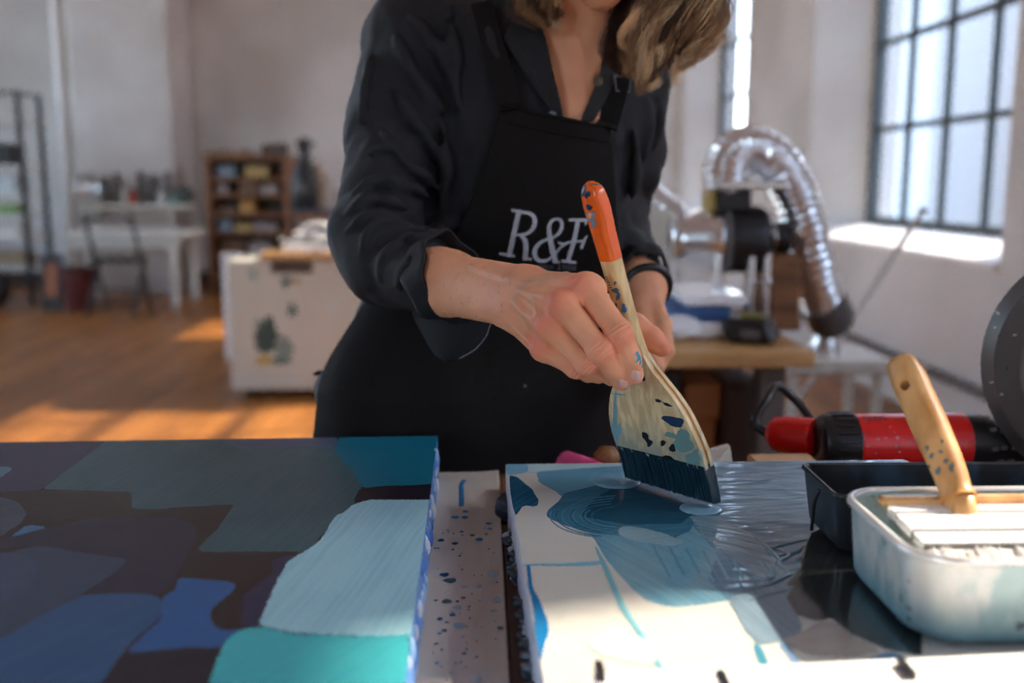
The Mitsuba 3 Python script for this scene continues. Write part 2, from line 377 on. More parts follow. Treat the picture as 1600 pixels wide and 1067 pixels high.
# conduit along the wall under the window
pipe_z = 0.25
cd = thing('wall_conduit', 'thin grey conduit running along the white wall below the window', 'pipe')
part(cd, 'tube', rod((WX - .04, 2.2, pipe_z), (WX - .04, 8.0, pipe_z), .022, 12), 'grey_metal', True)
for y in (3.2, 4.6, 6.0): part(cd, 'clamp', box((WX - .07, y, pipe_z - .03), (WX, y + .03, pipe_z + .03), .004), 'steel')

# outside
mat('street', (0.32, 0.30, 0.29), 0.9)
mat('facade', (0.40, 0.315, 0.30), 0.9)
mat('facade_pale', (0.38, 0.39, 0.39), 0.9)
mat('far_glass', (0.30, 0.33, 0.36), 0.15)
structure('ground_outside', box((W2, -40, -4.2), (60, 60, -4.0)), 'street')
bld = thing('brick_building', 'pale pink brick building across the street seen through the window', 'building')
bx = 13.0
part(bld, 'wall', box((bx, -22, -4), (bx + 8, 24.0, 7.6)), 'facade')
part(bld, 'cornice', box((bx - .25, -22, 7.6), (bx + 8, 24.0, 8.0), .05), 'facade_pale')
for yy in np.arange(-20, 24, 4.4):
    for zz in (-2.4, 1.6, 4.9):
        wf = part(bld, 'window', box((bx - .06, yy, zz), (bx + .05, yy + 1.3, zz + 1.9), .02), 'facade_pale')
        part(wf, 'glass', box((bx - .07, yy + .1, zz + .1), (bx - .05, yy + 1.2, zz + 1.8)), 'far_glass')
b2 = thing('pale_building', 'pale grey building down the street in the left column of panes', 'building')
part(b2, 'wall', box((bx - 1, 27, -4), (bx + 14, 45, 9)), 'facade_pale')
part(b2, 'cornice', box((bx - 1.3, 26.7, 9), (bx + 14, 45, 9.5), .05), 'facade_pale')
# ------------------------------------------------------------------ far end of the studio (all far out of focus)
rnd = random.Random(5)
def vcol(m, c): return np.tile(np.asarray(c, float), (len(m.vertices), 1))
def vpart(parent, name, m, c, smooth=False, gloss=False, label=None):
    return part(parent, name, m, 'vertex_gloss' if gloss else 'vertex_matte', smooth, label, color=vcol(m, c))
def vsolo(name, label, catg, m, c, smooth=False, group=None, gloss=False):
    return solo(name, label, catg, m, 'vertex_gloss' if gloss else 'vertex_matte', smooth, group, color=vcol(m, c))
def jar_mesh(r, h, neck=0.75): return lathe([(0, 0), (r * .95, 0), (r, h * .04), (r, h * .72), (r * neck, h * .86), (r * neck, h), (0, h)], 20)
def lid_mesh(r, h, z): return move(lathe([(0, 0), (r, 0), (r, h * .8), (r * .9, h), (0, h)], 20), 0, 0, z)

# metal rack at the left edge
ry = 9.5
rx = on_y(38, 300, ry)[0]
rk = thing('metal_rack', 'tall black metal shelving rack cut by the left edge of the photo', 'rack')
rz = [on_y(30, y, ry)[2] for y in (145, 190, 258, 300, 335, 372, 415)]
for (dx, dy) in ((0, 0), (-1.0, 0), (0, .45), (-1.0, .45)):
    part(rk, 'post', box((rx + dx - .022, ry + dy - .022, 0), (rx + dx + .022, ry + dy + .022, rz[0] + .02), .005), 'black_metal')
for z in rz[1:]:
    part(rk, 'shelf', box((rx - 1.0, ry, z - .025), (rx, ry + .45, z), .005), 'white_paint')
part(rk, 'top_rail', cat(rod((rx - 1, ry, rz[0]), (rx, ry, rz[0]), .014), rod((rx, ry, rz[0]), (rx, ry + .45, rz[0]), .014)), 'black_metal', True)
def ritem(x, w, z, h, c, nm, lab, ct):
    vsolo(nm, lab, ct, box((rx - x - w, ry + .06, z), (rx - x, ry + .36, z + h), .01), c)
ritem(.12, .26, rz[2], .20, S(40, 38, 34), 'storage_box', 'small dark box on the second visible shelf of the metal rack', 'box')
ritem(.10, .30, rz[3], .16, S(176, 184, 186), 'storage_box', 'pale grey box on the third shelf of the metal rack', 'box')
ritem(.12, .28, rz[4], .09, S(118, 150, 84), 'storage_box', 'low green box on the shelf of the metal rack', 'box')
ritem(.10, .34, rz[5], .13, S(206, 200, 192), 'storage_box', 'low white box on a lower shelf of the metal rack', 'box')
ritem(.08, .40, rz[6], .12, S(150, 128, 96), 'storage_box', 'tan cardboard box on the bottom shelf of the metal rack', 'box')
bg = thing('cloth_bag', 'dark cloth bag slumped on the floor under the metal rack', 'bag')
m = trimesh.creation.icosphere(3, 1); m.vertices *= (.22, .16, .2); m.vertices += noisy(m.vertices, 6)[:, None] * .08; m.vertices[:, 2] = np.maximum(m.vertices[:, 2], -.16)
part(bg, 'body', move(m, rx - .28, ry - .3, .17), 'black_metal', True)
part(bg, 'strap', tube(spline([(rx - .4, ry - .3, .3), (rx - .35, ry - .32, .42), (rx - .2, ry - .32, .42), (rx - .15, ry - .3, .3)], 12), .012, 8), 'black_metal', True)

# shelf on the pilaster with tins and jars
sy = pil_y - .26
sz = on_y(200, 319, sy + .1)[2]
x0, x1 = on_y(122, 319, sy + .1)[0], on_y(300, 319, sy + .1)[0]
ws = thing('wall_shelf', 'white floating shelf on the pilaster holding a row of tins and jars', 'shelf')
part(ws, 'board', box((x0, sy, sz - .04), (x1, pil_y, sz), .006), 'white_paint')
for x in (x0 + .2, x1 - .2): part(ws, 'bracket', box((x - .015, sy + .04, sz - .16), (x + .015, pil_y, sz - .04), .004), 'white_paint')
def onshelf(px): return on_y(px, 318, sy + .13)[0]
def hpx(n): return n * (sy + .13) / FPX
k = thing('steel_bowl', 'round steel bowl standing on edge at the left end of the wall shelf', 'bowl')
bowl = lathe([(0, 0), (.08, 0), (.135, .05), (.15, .10), (.145, .10), (.13, .055), (.075, .01), (0, .01)], 28)
part(k, 'body', move(bowl, onshelf(139), sy + .20, sz + .15, rx=78), 'steel', True)
part(k, 'handle', move(rod((-.04, 0, 0), (.04, 0, 0), .008), onshelf(139), sy + .05, sz + .305), 'steel', True)
items = [(168, 13, 40, (58, 52, 48), 'jar', 'dark brown jar'), (183, 11, 46, (72, 66, 60), 'jar', 'tall grey brown jar'), (196, 9, 30, (196, 190, 184), 'jar', 'short white jar'),
         (208, 14, 22, (196, 78, 52), 'tin', 'orange red tin'), (224, 14, 48, (54, 46, 42), 'jar', 'tall dark jar'), (240, 12, 44, (64, 52, 46), 'jar', 'dark jar with a brown lid'),
         (254, 11, 24, (206, 206, 204), 'jar', 'small pale jar'), (262, 12, 48, (100, 94, 92), 'jar', 'tall grey jar'), (273, 9, 20, (120, 150, 142), 'jar', 'small greenish jar')]
for i, (px, w, h, c, nm, lab) in enumerate(items):
    where = ['next to the steel bowl', 'second from the steel bowl', 'left of the red tin', 'in mid row', 'right of the red tin', 'second right of the red tin', 'near the right end', 'near the right end', 'beside the green pouch'][i]
    t = thing(nm, f'{lab} on the wall shelf, {where}', nm, 'jars and tins on the wall shelf')
    vpart(t, 'body', move(jar_mesh(hpx(w) / 2, hpx(h) * .85), onshelf(px), sy + .10 + .06 * (i % 2), sz), S(*c), True, True)
    vpart(t, 'lid', move(lid_mesh(hpx(w) / 2 * .82, hpx(h) * .15, hpx(h) * .85), onshelf(px), sy + .10 + .06 * (i % 2), sz), S(c[0] * .6, c[1] * .6, c[2] * .6), True)
m = trimesh.creation.icosphere(3, 1); m.vertices *= (hpx(15), .10, hpx(15)); m.vertices[:, 2] = np.maximum(m.vertices[:, 2], -hpx(10)); m.vertices += noisy(m.vertices, 12)[:, None] * .03
vsolo('cloth_pouch', 'dark green soft pouch at the right end of the wall shelf', 'pouch', move(m, onshelf(288), sy + .14, sz + hpx(12)), S(62, 72, 66), True)

# white table with folding chair
ty = 9.15
tz = on_y(200, 364, ty)[2]
tx0, tx1 = on_y(86, 364, ty)[0], on_y(287, 364, ty)[0]
wt = thing('side_table', 'white side table against the back wall under the wall shelf', 'table')
part(wt, 'tabletop', box((tx0, ty, tz - .045), (tx1, ty + .75, tz), .006), 'white_paint')
part(wt, 'apron', box((tx0 + .05, ty + .04, tz - .13), (tx1 - .05, ty + .06, tz - .045)), 'white_paint')
for x in (tx0 + .07, tx1 - .12):
    for y in (ty + .06, ty + .68): part(wt, 'leg', box((x - .03, y - .03, 0), (x + .03, y + .03, tz - .045), .005), 'white_paint')
ch = thing('folding_chair', 'black folding chair standing in front of the white side table', 'chair')
cy = 8.75
cx0, cx1 = on_y(140, 400, cy)[0], on_y(212, 400, cy)[0]
for x in (cx0, cx1):
    part(ch, 'back_leg', rod((x, cy + .32, .0), (x, cy - .06, .86), .016), 'black_metal', True)
    part(ch, 'front_leg', rod((x, cy - .14, .0), (x, cy + .24, .48), .016), 'black_metal', True)
part(ch, 'backrest', tube([(cx0, cy - .06, .82), ((cx0 + cx1) / 2, cy - .10, .84), (cx1, cy - .06, .82)], [.07, .08, .07], 12, flat=.2), 'black_metal', True)
part(ch, 'seat', box((cx0, cy - .02, .44), (cx1, cy + .34, .47), .012), 'black_metal')
part(ch, 'crossbar', cat(rod((cx0, cy + .24, .18), (cx1, cy + .24, .18), .012), rod((cx0, cy - .10, .1), (cx1, cy - .10, .1), .012)), 'black_metal', True)
bn = thing('waste_bin', 'dark red waste bin under the white side table', 'bin')
bxm = on_y(124, 440, 9.0)[0]
vpart(bn, 'body', move(lathe([(0, 0), (.12, 0), (.15, .36), (.155, .38), (.14, .38), (.11, .02), (0, .02)], 24), bxm, 9.0, 0), S(92, 34, 28), True)
vpart(bn, 'rim', move(lathe([(.15, .36), (.165, .36), (.165, .385), (.15, .385), (.15, .36)], 24), bxm, 9.0, 0), S(70, 26, 22), True)
fb = thing('picture_frame', 'dark framed picture with an orange image leaning beside the white side table', 'picture')
fx = on_y(77, 420, 8.95)[0]
part(fb, 'frame', move(cat(box((-.08, -.01, 0), (.08, .01, .5)), box((-.09, -.02, 0), (-.06, .02, .5)), box((.06, -.02, 0), (.09, .02, .5)), box((-.09, -.02, .47), (.09, .02, .5))), fx, 8.95, 0.0, rx=-8), 'black_metal')
vpart(fb, 'picture', move(box((-.055, -.016, .12), (.055, -.011, .42)), fx, 8.95, 0, rx=-8), S(160, 100, 66))

# brown wooden shelf unit
by = 10.2
bx0, bx1 = on_y(321, 300, by)[0], on_y(450, 300, by)[0]
bz = on_y(380, 242, by)[2]
su = thing('shelf_unit', 'brown wooden shelf unit standing against the back wall', 'shelf')
part(su, 'side_panel', box((bx0, by, 0), (bx0 + .05, by + .45, bz), .006), 'wood_brown')
part(su, 'side_panel', box((bx1 - .05, by, 0), (bx1, by + .45, bz), .006), 'wood_brown')
part(su, 'back_panel', box((bx0 + .05, by + .43, 0.05), (bx1 - .05, by + .45, bz), 0), 'wood_dark')
part(su, 'top_board', box((bx0 - .02, by - .02, bz - .05), (bx1 + .02, by + .45, bz), .006), 'wood_brown')
shz = [on_y(380, y, by)[2] for y in (277, 303, 333, 362, 395, 430)]
for z in shz: part(su, 'shelf', box((bx0 + .05, by, z - .035), (bx1 - .05, by + .43, z), .004), 'wood_brown')
cols = [(120, 136, 150), (176, 150, 96), (150, 140, 138), (112, 84, 60), (160, 150, 146), (96, 72, 54), (186, 140, 74)]
n = 0
for si, z in enumerate(shz[:5]):
    x = bx0 + .10
    while x < bx1 - .28:
        w, h = rnd.uniform(.10, .24), rnd.uniform(.07, .13)
        c = cols[n % len(cols)]
        shade = ['blue grey', 'ochre', 'pale grey', 'brown', 'light grey', 'dark brown', 'yellow ochre'][n % 7]
        row = ['top', 'second', 'third', 'fourth', 'fifth'][si]
        vsolo('paint_carton', f'{shade} carton on the {row} shelf of the brown shelf unit', 'carton', box((x, by + .06, z), (x + w, by + .34, z + h), .005), S(*c), group=f'cartons on the {row} shelf of the brown unit')
        x += w + rnd.uniform(.02, .12); n += 1
tops = [(330, 10, 6, (120, 96, 70)), (352, 22, 7, (128, 92, 58)), (384, 16, 8, (140, 104, 68)), (418, 14, 16, (84, 58, 42)), (440, 16, 18, (66, 58, 54))]
for i, (px, w, h, c) in enumerate(tops):
    x = on_y(px, 240, by + .2)[0]
    vsolo('top_box', ['small tan box', 'flat brown box', 'light brown box', 'dark brown box', 'dark grey box at the right corner'][i] + ' on top of the brown shelf unit', 'box', box((x - w * .0066 / 2, by + .1, bz), (x + w * .0066 / 2, by + .3, bz + h * .0066), .006), S(*c))

# desk with black bottle shaped press right of the shelf unit
dy = 8.6
dz = on_y(490, 333, dy)[2]
dx0, dx1 = on_y(447, 333, dy)[0], on_y(620, 333, dy)[0]
dk = thing('wooden_desk', 'brown wooden desk top beyond the white cart carrying the black press', 'desk')
part(dk, 'desktop', box((dx0, dy, dz - .05), (dx1, dy + .7, dz), .006), 'wood_brown')
for x in (dx0 + .05, dx1 - .05):
    for y in (dy + .05, dy + .65): part(dk, 'leg', box((x - .03, y - .03, 0), (x + .03, y + .03, dz - .05), .004), 'wood_dark')
u = (dy + .3) / FPX
pxm = on_y(478, 300, dy + .3)[0]
pr_ = thing('hand_press', 'black bottle shaped hand press standing on the brown desk', 'press')
part(pr_, 'body', move(lathe([(0, 0), (24 * u, 0), (24 * u, 40 * u), (20 * u, 58 * u), (12 * u, 76 * u), (8 * u, 86 * u), (8 * u, 96 * u), (0, 96 * u)], 24), pxm, dy + .3, dz), 'black_metal', True)
part(pr_, 'head', move(lathe([(0, 94 * u), (11 * u, 96 * u), (12 * u, 102 * u), (6 * u, 108 * u), (5 * u, 112 * u), (0, 113 * u)], 20), pxm, dy + .3, dz), 'black_metal', True)
part(pr_, 'lever', rod((pxm - 14 * u, dy + .3, dz + 108 * u), (pxm + 16 * u, dy + .3, dz + 104 * u), 2.2 * u), 'black_metal', True)
part(pr_, 'dial', move(lathe([(0, 0), (7 * u, 0), (7 * u, .02), (0, .02)], 20), pxm, dy + .3 - 24 * u, dz + 34 * u, rx=90), 'grey_metal', True)
for i, (px, h, c) in enumerate([(498, 74, (150, 118, 84)), (507, 60, (168, 140, 108)), (516, 50, (180, 172, 164)), (526, 34, (150, 130, 112))]):
    x = on_y(px, 300, dy + .25)[0]
    vsolo('dowel', ['tall brown dowel just right of the black press', 'tan dowel second right of the black press', 'pale dowel third right of the black press', 'short dowel nearest the dark sleeve'][i] + ' standing on the desk', 'dowel', move(lathe([(0, 0), (3 * u, 0), (3 * u, h * u), (0, h * u)], 12), x, dy + .25, dz), S(*c), True)
vsolo('flat_folder', 'dark blue flat folder lying on the brown desk above the glossy sheets', 'folder', box((on_y(452, 340, dy - 0)[0], dy + .02, dz), (on_y(560, 340, dy)[0], dy + .2, dz + .03), .004), S(70, 80, 96))

# white paint-splattered cart
ky = 5.20
kx0, kx1 = on_y(363, 600, ky)[0], on_y(640, 600, ky)[0]
kz = on_y(450, 405, ky)[2]
ct = thing('studio_cart', 'white rolling cart with green paint patches on its front and a wooden top', 'cart')
part(ct, 'body', box((kx0, ky, .05), (kx1, ky + .75, kz - .005), .008), 'cart_grey')
ktx = on_y(408, 400, ky)[0]
part(ct, 'wooden_top', box((ktx, ky - .03, kz), (kx1 + .05, ky + .7, kz + .035), .006), 'wood_top')
part(ct, 'edge_strip', box((ktx + .05, ky - .012, kz - .07), (ktx + .26, ky, kz - .01), .003), 'wood_dark')
for x in (kx0 + .08, kx1 - .08):
    for y in (ky + .1, ky + .65): part(ct, 'caster', move(lathe([(0, -.015), (.025, -.015), (.025, .015), (0, .015)], 16), x, y, .025, rx=90), 'black_metal', True)
def blob(px, py, wpx, hpx_, c, seed, nm='paint_patch'):
    r = np.random.RandomState(seed); a = np.linspace(0, 2 * np.pi, 18, endpoint=False)
    rr = 1 + .25 * r.randn(18) * .6
    c0 = on_y(px, py, ky); s = ky / FPX
    m = extrude(Polygon(np.stack([np.cos(a) * rr * wpx / 2 * s, np.sin(a) * rr * hpx_ / 2 * s], 1)).buffer(0), .0015)
    m.vertices = np.stack([c0[0] + m.vertices[:, 0], ky - m.vertices[:, 2], c0[2] + m.vertices[:, 1]], 1)
    vpart(ct, nm, m, S(*c))
for i, q in enumerate([(415, 525, 34, 52, (52, 76, 70)), (445, 545, 26, 46, (120, 140, 132)), (413, 562, 26, 18, (176, 150, 70)), (447, 440, 16, 18, (84, 104, 104)), (462, 440, 16, 10, (168, 150, 108)),
                       (456, 485, 15, 20, (84, 108, 100)), (395, 428, 12, 22, (150, 166, 160)), (440, 563, 30, 14, (70, 100, 92)), (550, 440, 20, 20, (160, 180, 176)), (400, 505, 10, 26, (170, 180, 172)), (520, 480, 22, 30, (196, 196, 186))]):
    blob(*q, seed=i)
def sheetfold(seed, w, d, h):
    g = np.stack(np.meshgrid(np.linspace(-w / 2, w / 2, 26), np.linspace(-d / 2, d / 2, 14), indexing='ij'), -1).reshape(-1, 2)
    z = h * (.55 + noisy(np.c_[g * 7, g[:, :1] * 0 + seed], 1, seed, 3))
    nx, ny = 26, 14
    f = [[i * ny + j, (i + 1) * ny + j, (i + 1) * ny + j + 1, i * ny + j + 1] for i in range(nx - 1) for j in range(ny - 1)]
    f = np.array(f); v = np.c_[g, z]; v2 = np.c_[g, z - .004]
    n0 = len(v); fb_ = f[:, ::-1] + n0
    m = trimesh.Trimesh(np.vstack([v, v2]), np.vstack([f[:, [0, 1, 2]], f[:, [0, 2, 3]], fb_[:, [0, 1, 2]], fb_[:, [0, 2, 3]]]), process=False)
    return m
gs = thing('glossy_sheets', 'heap of glossy white plastic sheets lying on the wooden top of the white cart', 'plastic sheets')
gx = (on_y(418, 390, ky)[0] + kx1) / 2
for i in range(3):
    part(gs, 'sheet', move(sheetfold(i + 2, .50, .35, .07), gx - .05 + .04 * i, ky + .22 + .06 * i, kz + .05 + .035 * i, rz=(-6, 5, 2)[i]), 'white_gloss', True)
part(gs, 'lower_stack', box((gx - .29, ky + .02, kz + .035), (gx + .25, ky + .42, kz + .075), .004), 'white_gloss')
vsolo('foam_board', 'narrow white foam board standing upright behind the left side of the white cart', 'board',
      box((on_y(345, 400, 6.4)[0], 6.4, 0.0), (on_y(376, 400, 6.4)[0], 6.46, on_y(360, 396, 6.4)[2]), .005), S(226, 220, 216))
# ------------------------------------------------------------------ side bench by the window with the blower and foil ducts
hz = 0.80
h_near = on_z(1275, 549, hz)
hx1, hy0 = h_near[0], h_near[1]
hy1 = hy0 + .78
hx0 = -.02
hb = thing('side_bench', 'wooden topped bench by the window carrying the blower and clutter', 'bench')
part(hb, 'benchtop', box((hx0, hy0, hz - .034), (hx1, hy1, hz), .004), 'wood_top')
for x in (hx0 + .06, hx1 - .07):
    for y in (hy0 + .08, hy1 - .08): part(hb, 'leg', box((x - .028, y - .028, 0), (x + .028, y + .028, hz - .034), .004), 'grey_metal')
part(hb, 'lower_shelf', box((hx0 + .03, hy0 + .06, .22), (hx1 - .03, hy1 - .06, .25), .004), 'wood_dark')
def hb_pt(px, py, y): return on_y(px, py, y)
by_ = hy0 + .34
vsolo('wooden_crate', 'narrow orange brown wooden crate stored under the side bench', 'crate', cat(box((hx1 - .225, hy0 + .18, .2505), (hx1 - .155, hy0 + .5, .66), .006), box((hx1 - .23, hy0 + .17, .62), (hx1 - .15, hy0 + .51, .70), .004)), S(150, 92, 46))
vsolo('added_dark_box', 'added black box filling the shade under the side bench left of the orange brown crate', 'box', box((hx0 + .1, hy0 + .15, .2505), (hx1 - .24, hy0 + .6, .74), .01), S(40, 34, 32))  # box added to keep the space under the bench dark
vsolo('added_dark_box', 'added dark brown box blocking sun under the side bench right of the orange brown crate', 'box', box((hx1 - .145, hy0 + .16, .2505), (hx1 - .045, hy0 + .6, .70), .01), S(62, 46, 36))  # also added, hides the sunlit floor between the bench legs

# blower: silver bell, black motor with knobs, clamp plate, wooden stand
q = by_ / FPX
def C2(px, py, y=by_): return on_y(px, py, y)
bl = thing('extractor_blower', 'silver and black extractor blower on a wooden stand on the side bench', 'blower')
def xlathe(profile, c, n=28):      # profile (radius, x) turned about the x axis
    m = lathe(profile, n); v = m.vertices.copy(); m.vertices = np.stack([v[:, 2], v[:, 0], v[:, 1]], 1); m.vertices += c; return m
cb = C2(1125, 374)
w0 = q * 1.0
part(bl, 'bell', xlathe([(0, -78 * w0), (30 * w0, -78 * w0), (34 * w0, -60 * w0), (44 * w0, -30 * w0), (50 * w0, -8 * w0), (50 * w0, 4 * w0), (0, 4 * w0)], cb), 'steel', True)
part(bl, 'flange', xlathe([(0, 0), (54 * w0, 0), (54 * w0, 8 * w0), (0, 8 * w0)], cb + [0, 0, 0]), 'grey_metal', 30)
part(bl, 'motor', xlathe([(0, 6 * w0), (50 * w0, 6 * w0), (52 * w0, 12 * w0), (52 * w0, 60 * w0), (46 * w0, 70 * w0), (0, 70 * w0)], cb), 'black_plastic', True)
part(bl, 'knob', xlathe([(0, 68 * w0), (18 * w0, 68 * w0), (18 * w0, 84 * w0), (24 * w0, 88 * w0), (24 * w0, 108 * w0), (16 * w0, 112 * w0), (0, 112 * w0)], cb + [0, 0, .004]), 'black_plastic', 35)
part(bl, 'collar', xlathe([(0, 82 * w0), (20 * w0, 82 * w0), (20 * w0, 90 * w0), (0, 90 * w0)], cb + [0, 0, .004]), 'steel', 35)
for dx_, dz_ in ((70, 26), (72, 12), (112, 14)):
    part(bl, 'screw', move(trimesh.creation.icosphere(2, 6 * w0), cb[0] + dx_ * w0, cb[1] - 30 * w0, cb[2] + dz_ * w0), 'steel', True)
blk0, blk1 = C2(1112, 296), C2(1166, 330)
part(bl, 'switch_box', box((blk0[0], by_ - .05, blk1[2]), (blk1[0], by_ + .06, blk0[2]), .006), 'black_plastic')
vpart(bl, 'tape_band', box((blk0[0] - 8 * w0, by_ - .05, blk1[2]), (blk0[0], by_ + .05, blk0[2]), .004), S(150, 128, 60))
pa, pb = C2(1108, 283), C2(1216, 296)
part(bl, 'clamp_plate', box((pa[0], by_ - .07, pb[2]), (pb[0], by_ + .08, pa[2]), .005), 'steel')
part(bl, 'clamp_bolt', move(trimesh.creation.icosphere(2, 10 * w0), *(C2(1155, 272) + [0, -.04, 0])), 'steel', True)
s0, s1 = C2(1190, 395), C2(1240, 500)
part(bl, 'stand', box((s0[0], by_ - .05, hz), (s1[0], by_ + .16, s0[2]), .012), 'wood_brown')
part(bl, 'base', box((C2(1060, 400)[0], by_ - .06, hz), (s1[0], by_ + .18, hz + .025), .006), 'wood_brown')
for px in (1112, 1163, 1187):
    a = C2(px, 428)
    part(bl, 'post', rod((a[0], by_ - .06, hz + .02), (a[0], by_ - .06, cb[2] - 20 * w0), 6 * w0, 12), 'steel', True)
    part(bl, 'post_cap', move(trimesh.creation.icosphere(2, 9 * w0), a[0], by_ - .06, C2(px, 436)[2]), 'steel', True)

def foil_duct(path, r, n_ring, key, parent):
    p = spline(path, n_ring * 6); rs = np.random.RandomState(8)
    ph = np.linspace(0, n_ring * 2 * np.pi, len(p))
    rr = r * (1 + .055 * np.sin(ph) + .02 * rs.randn(len(p)).cumsum() * 0)
    m = tube(p, rr, 40)
    v = m.vertices; v += (noisy(v, 42, 3) * .010)[:, None] * unit(np.array([.3, -.8, .5]))
    m.vertices = v
    return part(parent, key, m, 'foil', True)
d1 = thing('foil_duct', 'silver foil duct arching from the blower up and down towards the window wall', 'duct')
dp = [(1140, 300, 0), (1135, 268, 0), (1150, 240, .01), (1186, 236, .03), (1222, 268, .06), (1246, 320, .08), (1262, 380, .10), (1276, 440, .12), (1290, 480, .14)]
foil_duct([C2(a, b, by_ + c) for a, b, c in dp], 36 * q, 36, 'tube', d1)
e0, e1 = C2(1286, 472, by_ + .13), C2(1300, 500, by_ + .15)
part(d1, 'end_collar', tube([e0, e1, e1 + (e1 - e0) * .3], [39 * q, 39 * q, 34 * q], 32), 'grey_metal', 35)
d2 = thing('foil_duct', 'short silver foil duct running down behind the painter towards the blower bell', 'duct')
foil_duct([C2(a, b, by_ + .16) for a, b in ((960, 250), (1000, 290), (1030, 318), (1060, 342))], 24 * q, 10, 'tube', d2)
# white frames and boxes on the bench
fa, fb2 = C2(1005, 330, hy0 + .46), C2(1050, 480, hy0 + .46)
wp = thing('white_box', 'tall white box standing on the side bench between the painter and the silver bell', 'box')
part(wp, 'body', box((fa[0] - .12, hy0 + .42, hz), (fb2[0] - .012, hy0 + .50, fa[2]), .006), 'white_paint')
part(wp, 'edge', box((fb2[0] - .012, hy0 + .415, hz), (fb2[0], hy0 + .505, fa[2]), .004), 'white_gloss')
y_ = hy0 + .20
a, b = C2(1048, 478, y_), C2(1163, 500, y_)
bxz = b[2]
bb = thing('blue_box', 'blue box under a white lid on the side bench', 'box')
vpart(bb, 'body', box((a[0], y_, hz), (b[0] - .03, y_ + .26, a[2]), .005), S(52, 84, 130))
part(bb, 'lid', box((a[0] + .03, y_ - .012, a[2]), (b[0] + .006, y_ + .27, C2(1100, 460, y_)[2]), .006), 'white_gloss')
def crumple(seed, r, sq=.55, det=4):
    m = trimesh.creation.icosphere(det, 1.0); v = m.vertices
    v *= (1 + .5 * noisy(v, 2.2, seed, 3) + .25 * np.abs(noisy(v, 6, seed + 9, 2)))[:, None]
    m.vertices = v * np.array(r) * [1, 1, sq]; m.vertices[:, 2] -= m.vertices[:, 2].min(); return m
for i, (px, py, r, lab) in enumerate([(1062, 526, (.05, .045, .045), 'crumpled clear plastic bag nearest the hand on the side bench'), (1108, 524, (.045, .03, .03), 'crumpled clear plastic bag in front of the blue box on the side bench')]):
    c = on_z(px, py + 8, hz)
    solo('plastic_bag', lab, 'bag', move(crumple(20 + i, r), c[0], c[1] + .02, hz), 'bag_film', True)
c = on_z(1122, 520, hz)
vsolo('paper_card', 'small salmon coloured card leaning on the side bench beside the black battery box', 'card', move(box((-.035, -.012, 0), (.035, .012, .030), .003), c[0], c[1], hz), S(220, 188, 164))
c = on_z(1182, 538, hz)
bk = thing('battery_pack', 'black battery pack with yellow specks at the right end of the side bench', 'battery')
bs = box((-.052, -.04, 0), (.052, .06, .052), .012)
bs.vertices[:, 0] += (bs.vertices[:, 2] > .03) * -.012
part(bk, 'body', move(bs, c[0], c[1] + .03, hz, rz=-24), 'black_plastic')
vpart(bk, 'terminal', move(box((-.03, -.01, .052), (.02, .03, .060), .003), c[0], c[1] + .03, hz, rz=-24), S(130, 120, 60))
part(bk, 'latch', move(box((-.02, -.044, .012), (.02, -.038, .032), .003), c[0], c[1] + .03, hz, rz=-24), 'grey_metal')

# clear tube leaning and shiny duct reducer hanging by the wall
ct_ = thing('clear_tube', 'long translucent plastic tube leaning diagonally between floor and window sill', 'tube')
a, b = on_y(1436, 338, 3.5), on_y(1238, 640, 3.0)
k_ = (a[2] - b[2]) / (b[2] - .0)
foot = b + (b - a) * (b[2] / (a[2] - b[2]))
part(ct_, 'tube', rod(foot, a + (a - b) * .02, .010, 14), 'clear_plastic', True)
part(ct_, 'end_cap', rod(a + (a - b) * .02, a + (a - b) * .04, .015, 14), 'clear_plastic', True)
rd = thing('duct_reducer', 'small shiny metal duct reducer lying by the wall below the end of the foil duct', 'duct fitting')
c = on_y(1290, 528, hy1 + .1)
ped = thing('low_stool', 'low white stool against the window wall beyond the side bench', 'stool')
part(ped, 'seat', box((c[0] - .16, c[1] - .14, c[2] - .085), (c[0] + .16, c[1] + .16, c[2] - .045), .008), 'white_paint')
for sx in (-.12, .12):
    for sy_ in (-.1, .12): part(ped, 'leg', rod((c[0] + sx, c[1] + sy_, 0), (c[0] + sx, c[1] + sy_, c[2] - .08), .014), 'white_paint', True)
part(rd, 'body', move(lathe([(0, 0), (.045, 0), (.045, .03), (.03, .06), (.03, .09), (0, .09)], 24), c[0], c[1], c[2] - .045), 'steel', True)
part(rd, 'rim', move(lathe([(.044, 0), (.05, 0), (.05, .01), (.044, .01), (.044, 0)], 24), c[0], c[1], c[2] - .045), 'foil', True)
# ------------------------------------------------------------------ work table and the two paintings
TZ, LZ, RZ = 0.840, 0.890, 0.885
wt_ = thing('work_table', 'long wooden work table in the foreground under the two painted panels', 'table')
part(wt_, 'tabletop', box((-1.15, .10, TZ - .04), (1.05, 1.024, TZ), .004), 'table_wood')
for x in (-1.08, .98):
    for y in (.16, .97): part(wt_, 'leg', box((x - .035, y - .035, 0), (x + .035, y + .035, TZ - .04), .005), 'wood_dark')
part(wt_, 'crossbar', box((-1.08, .95, .20), (.98, .98, .26), .004), 'wood_dark')

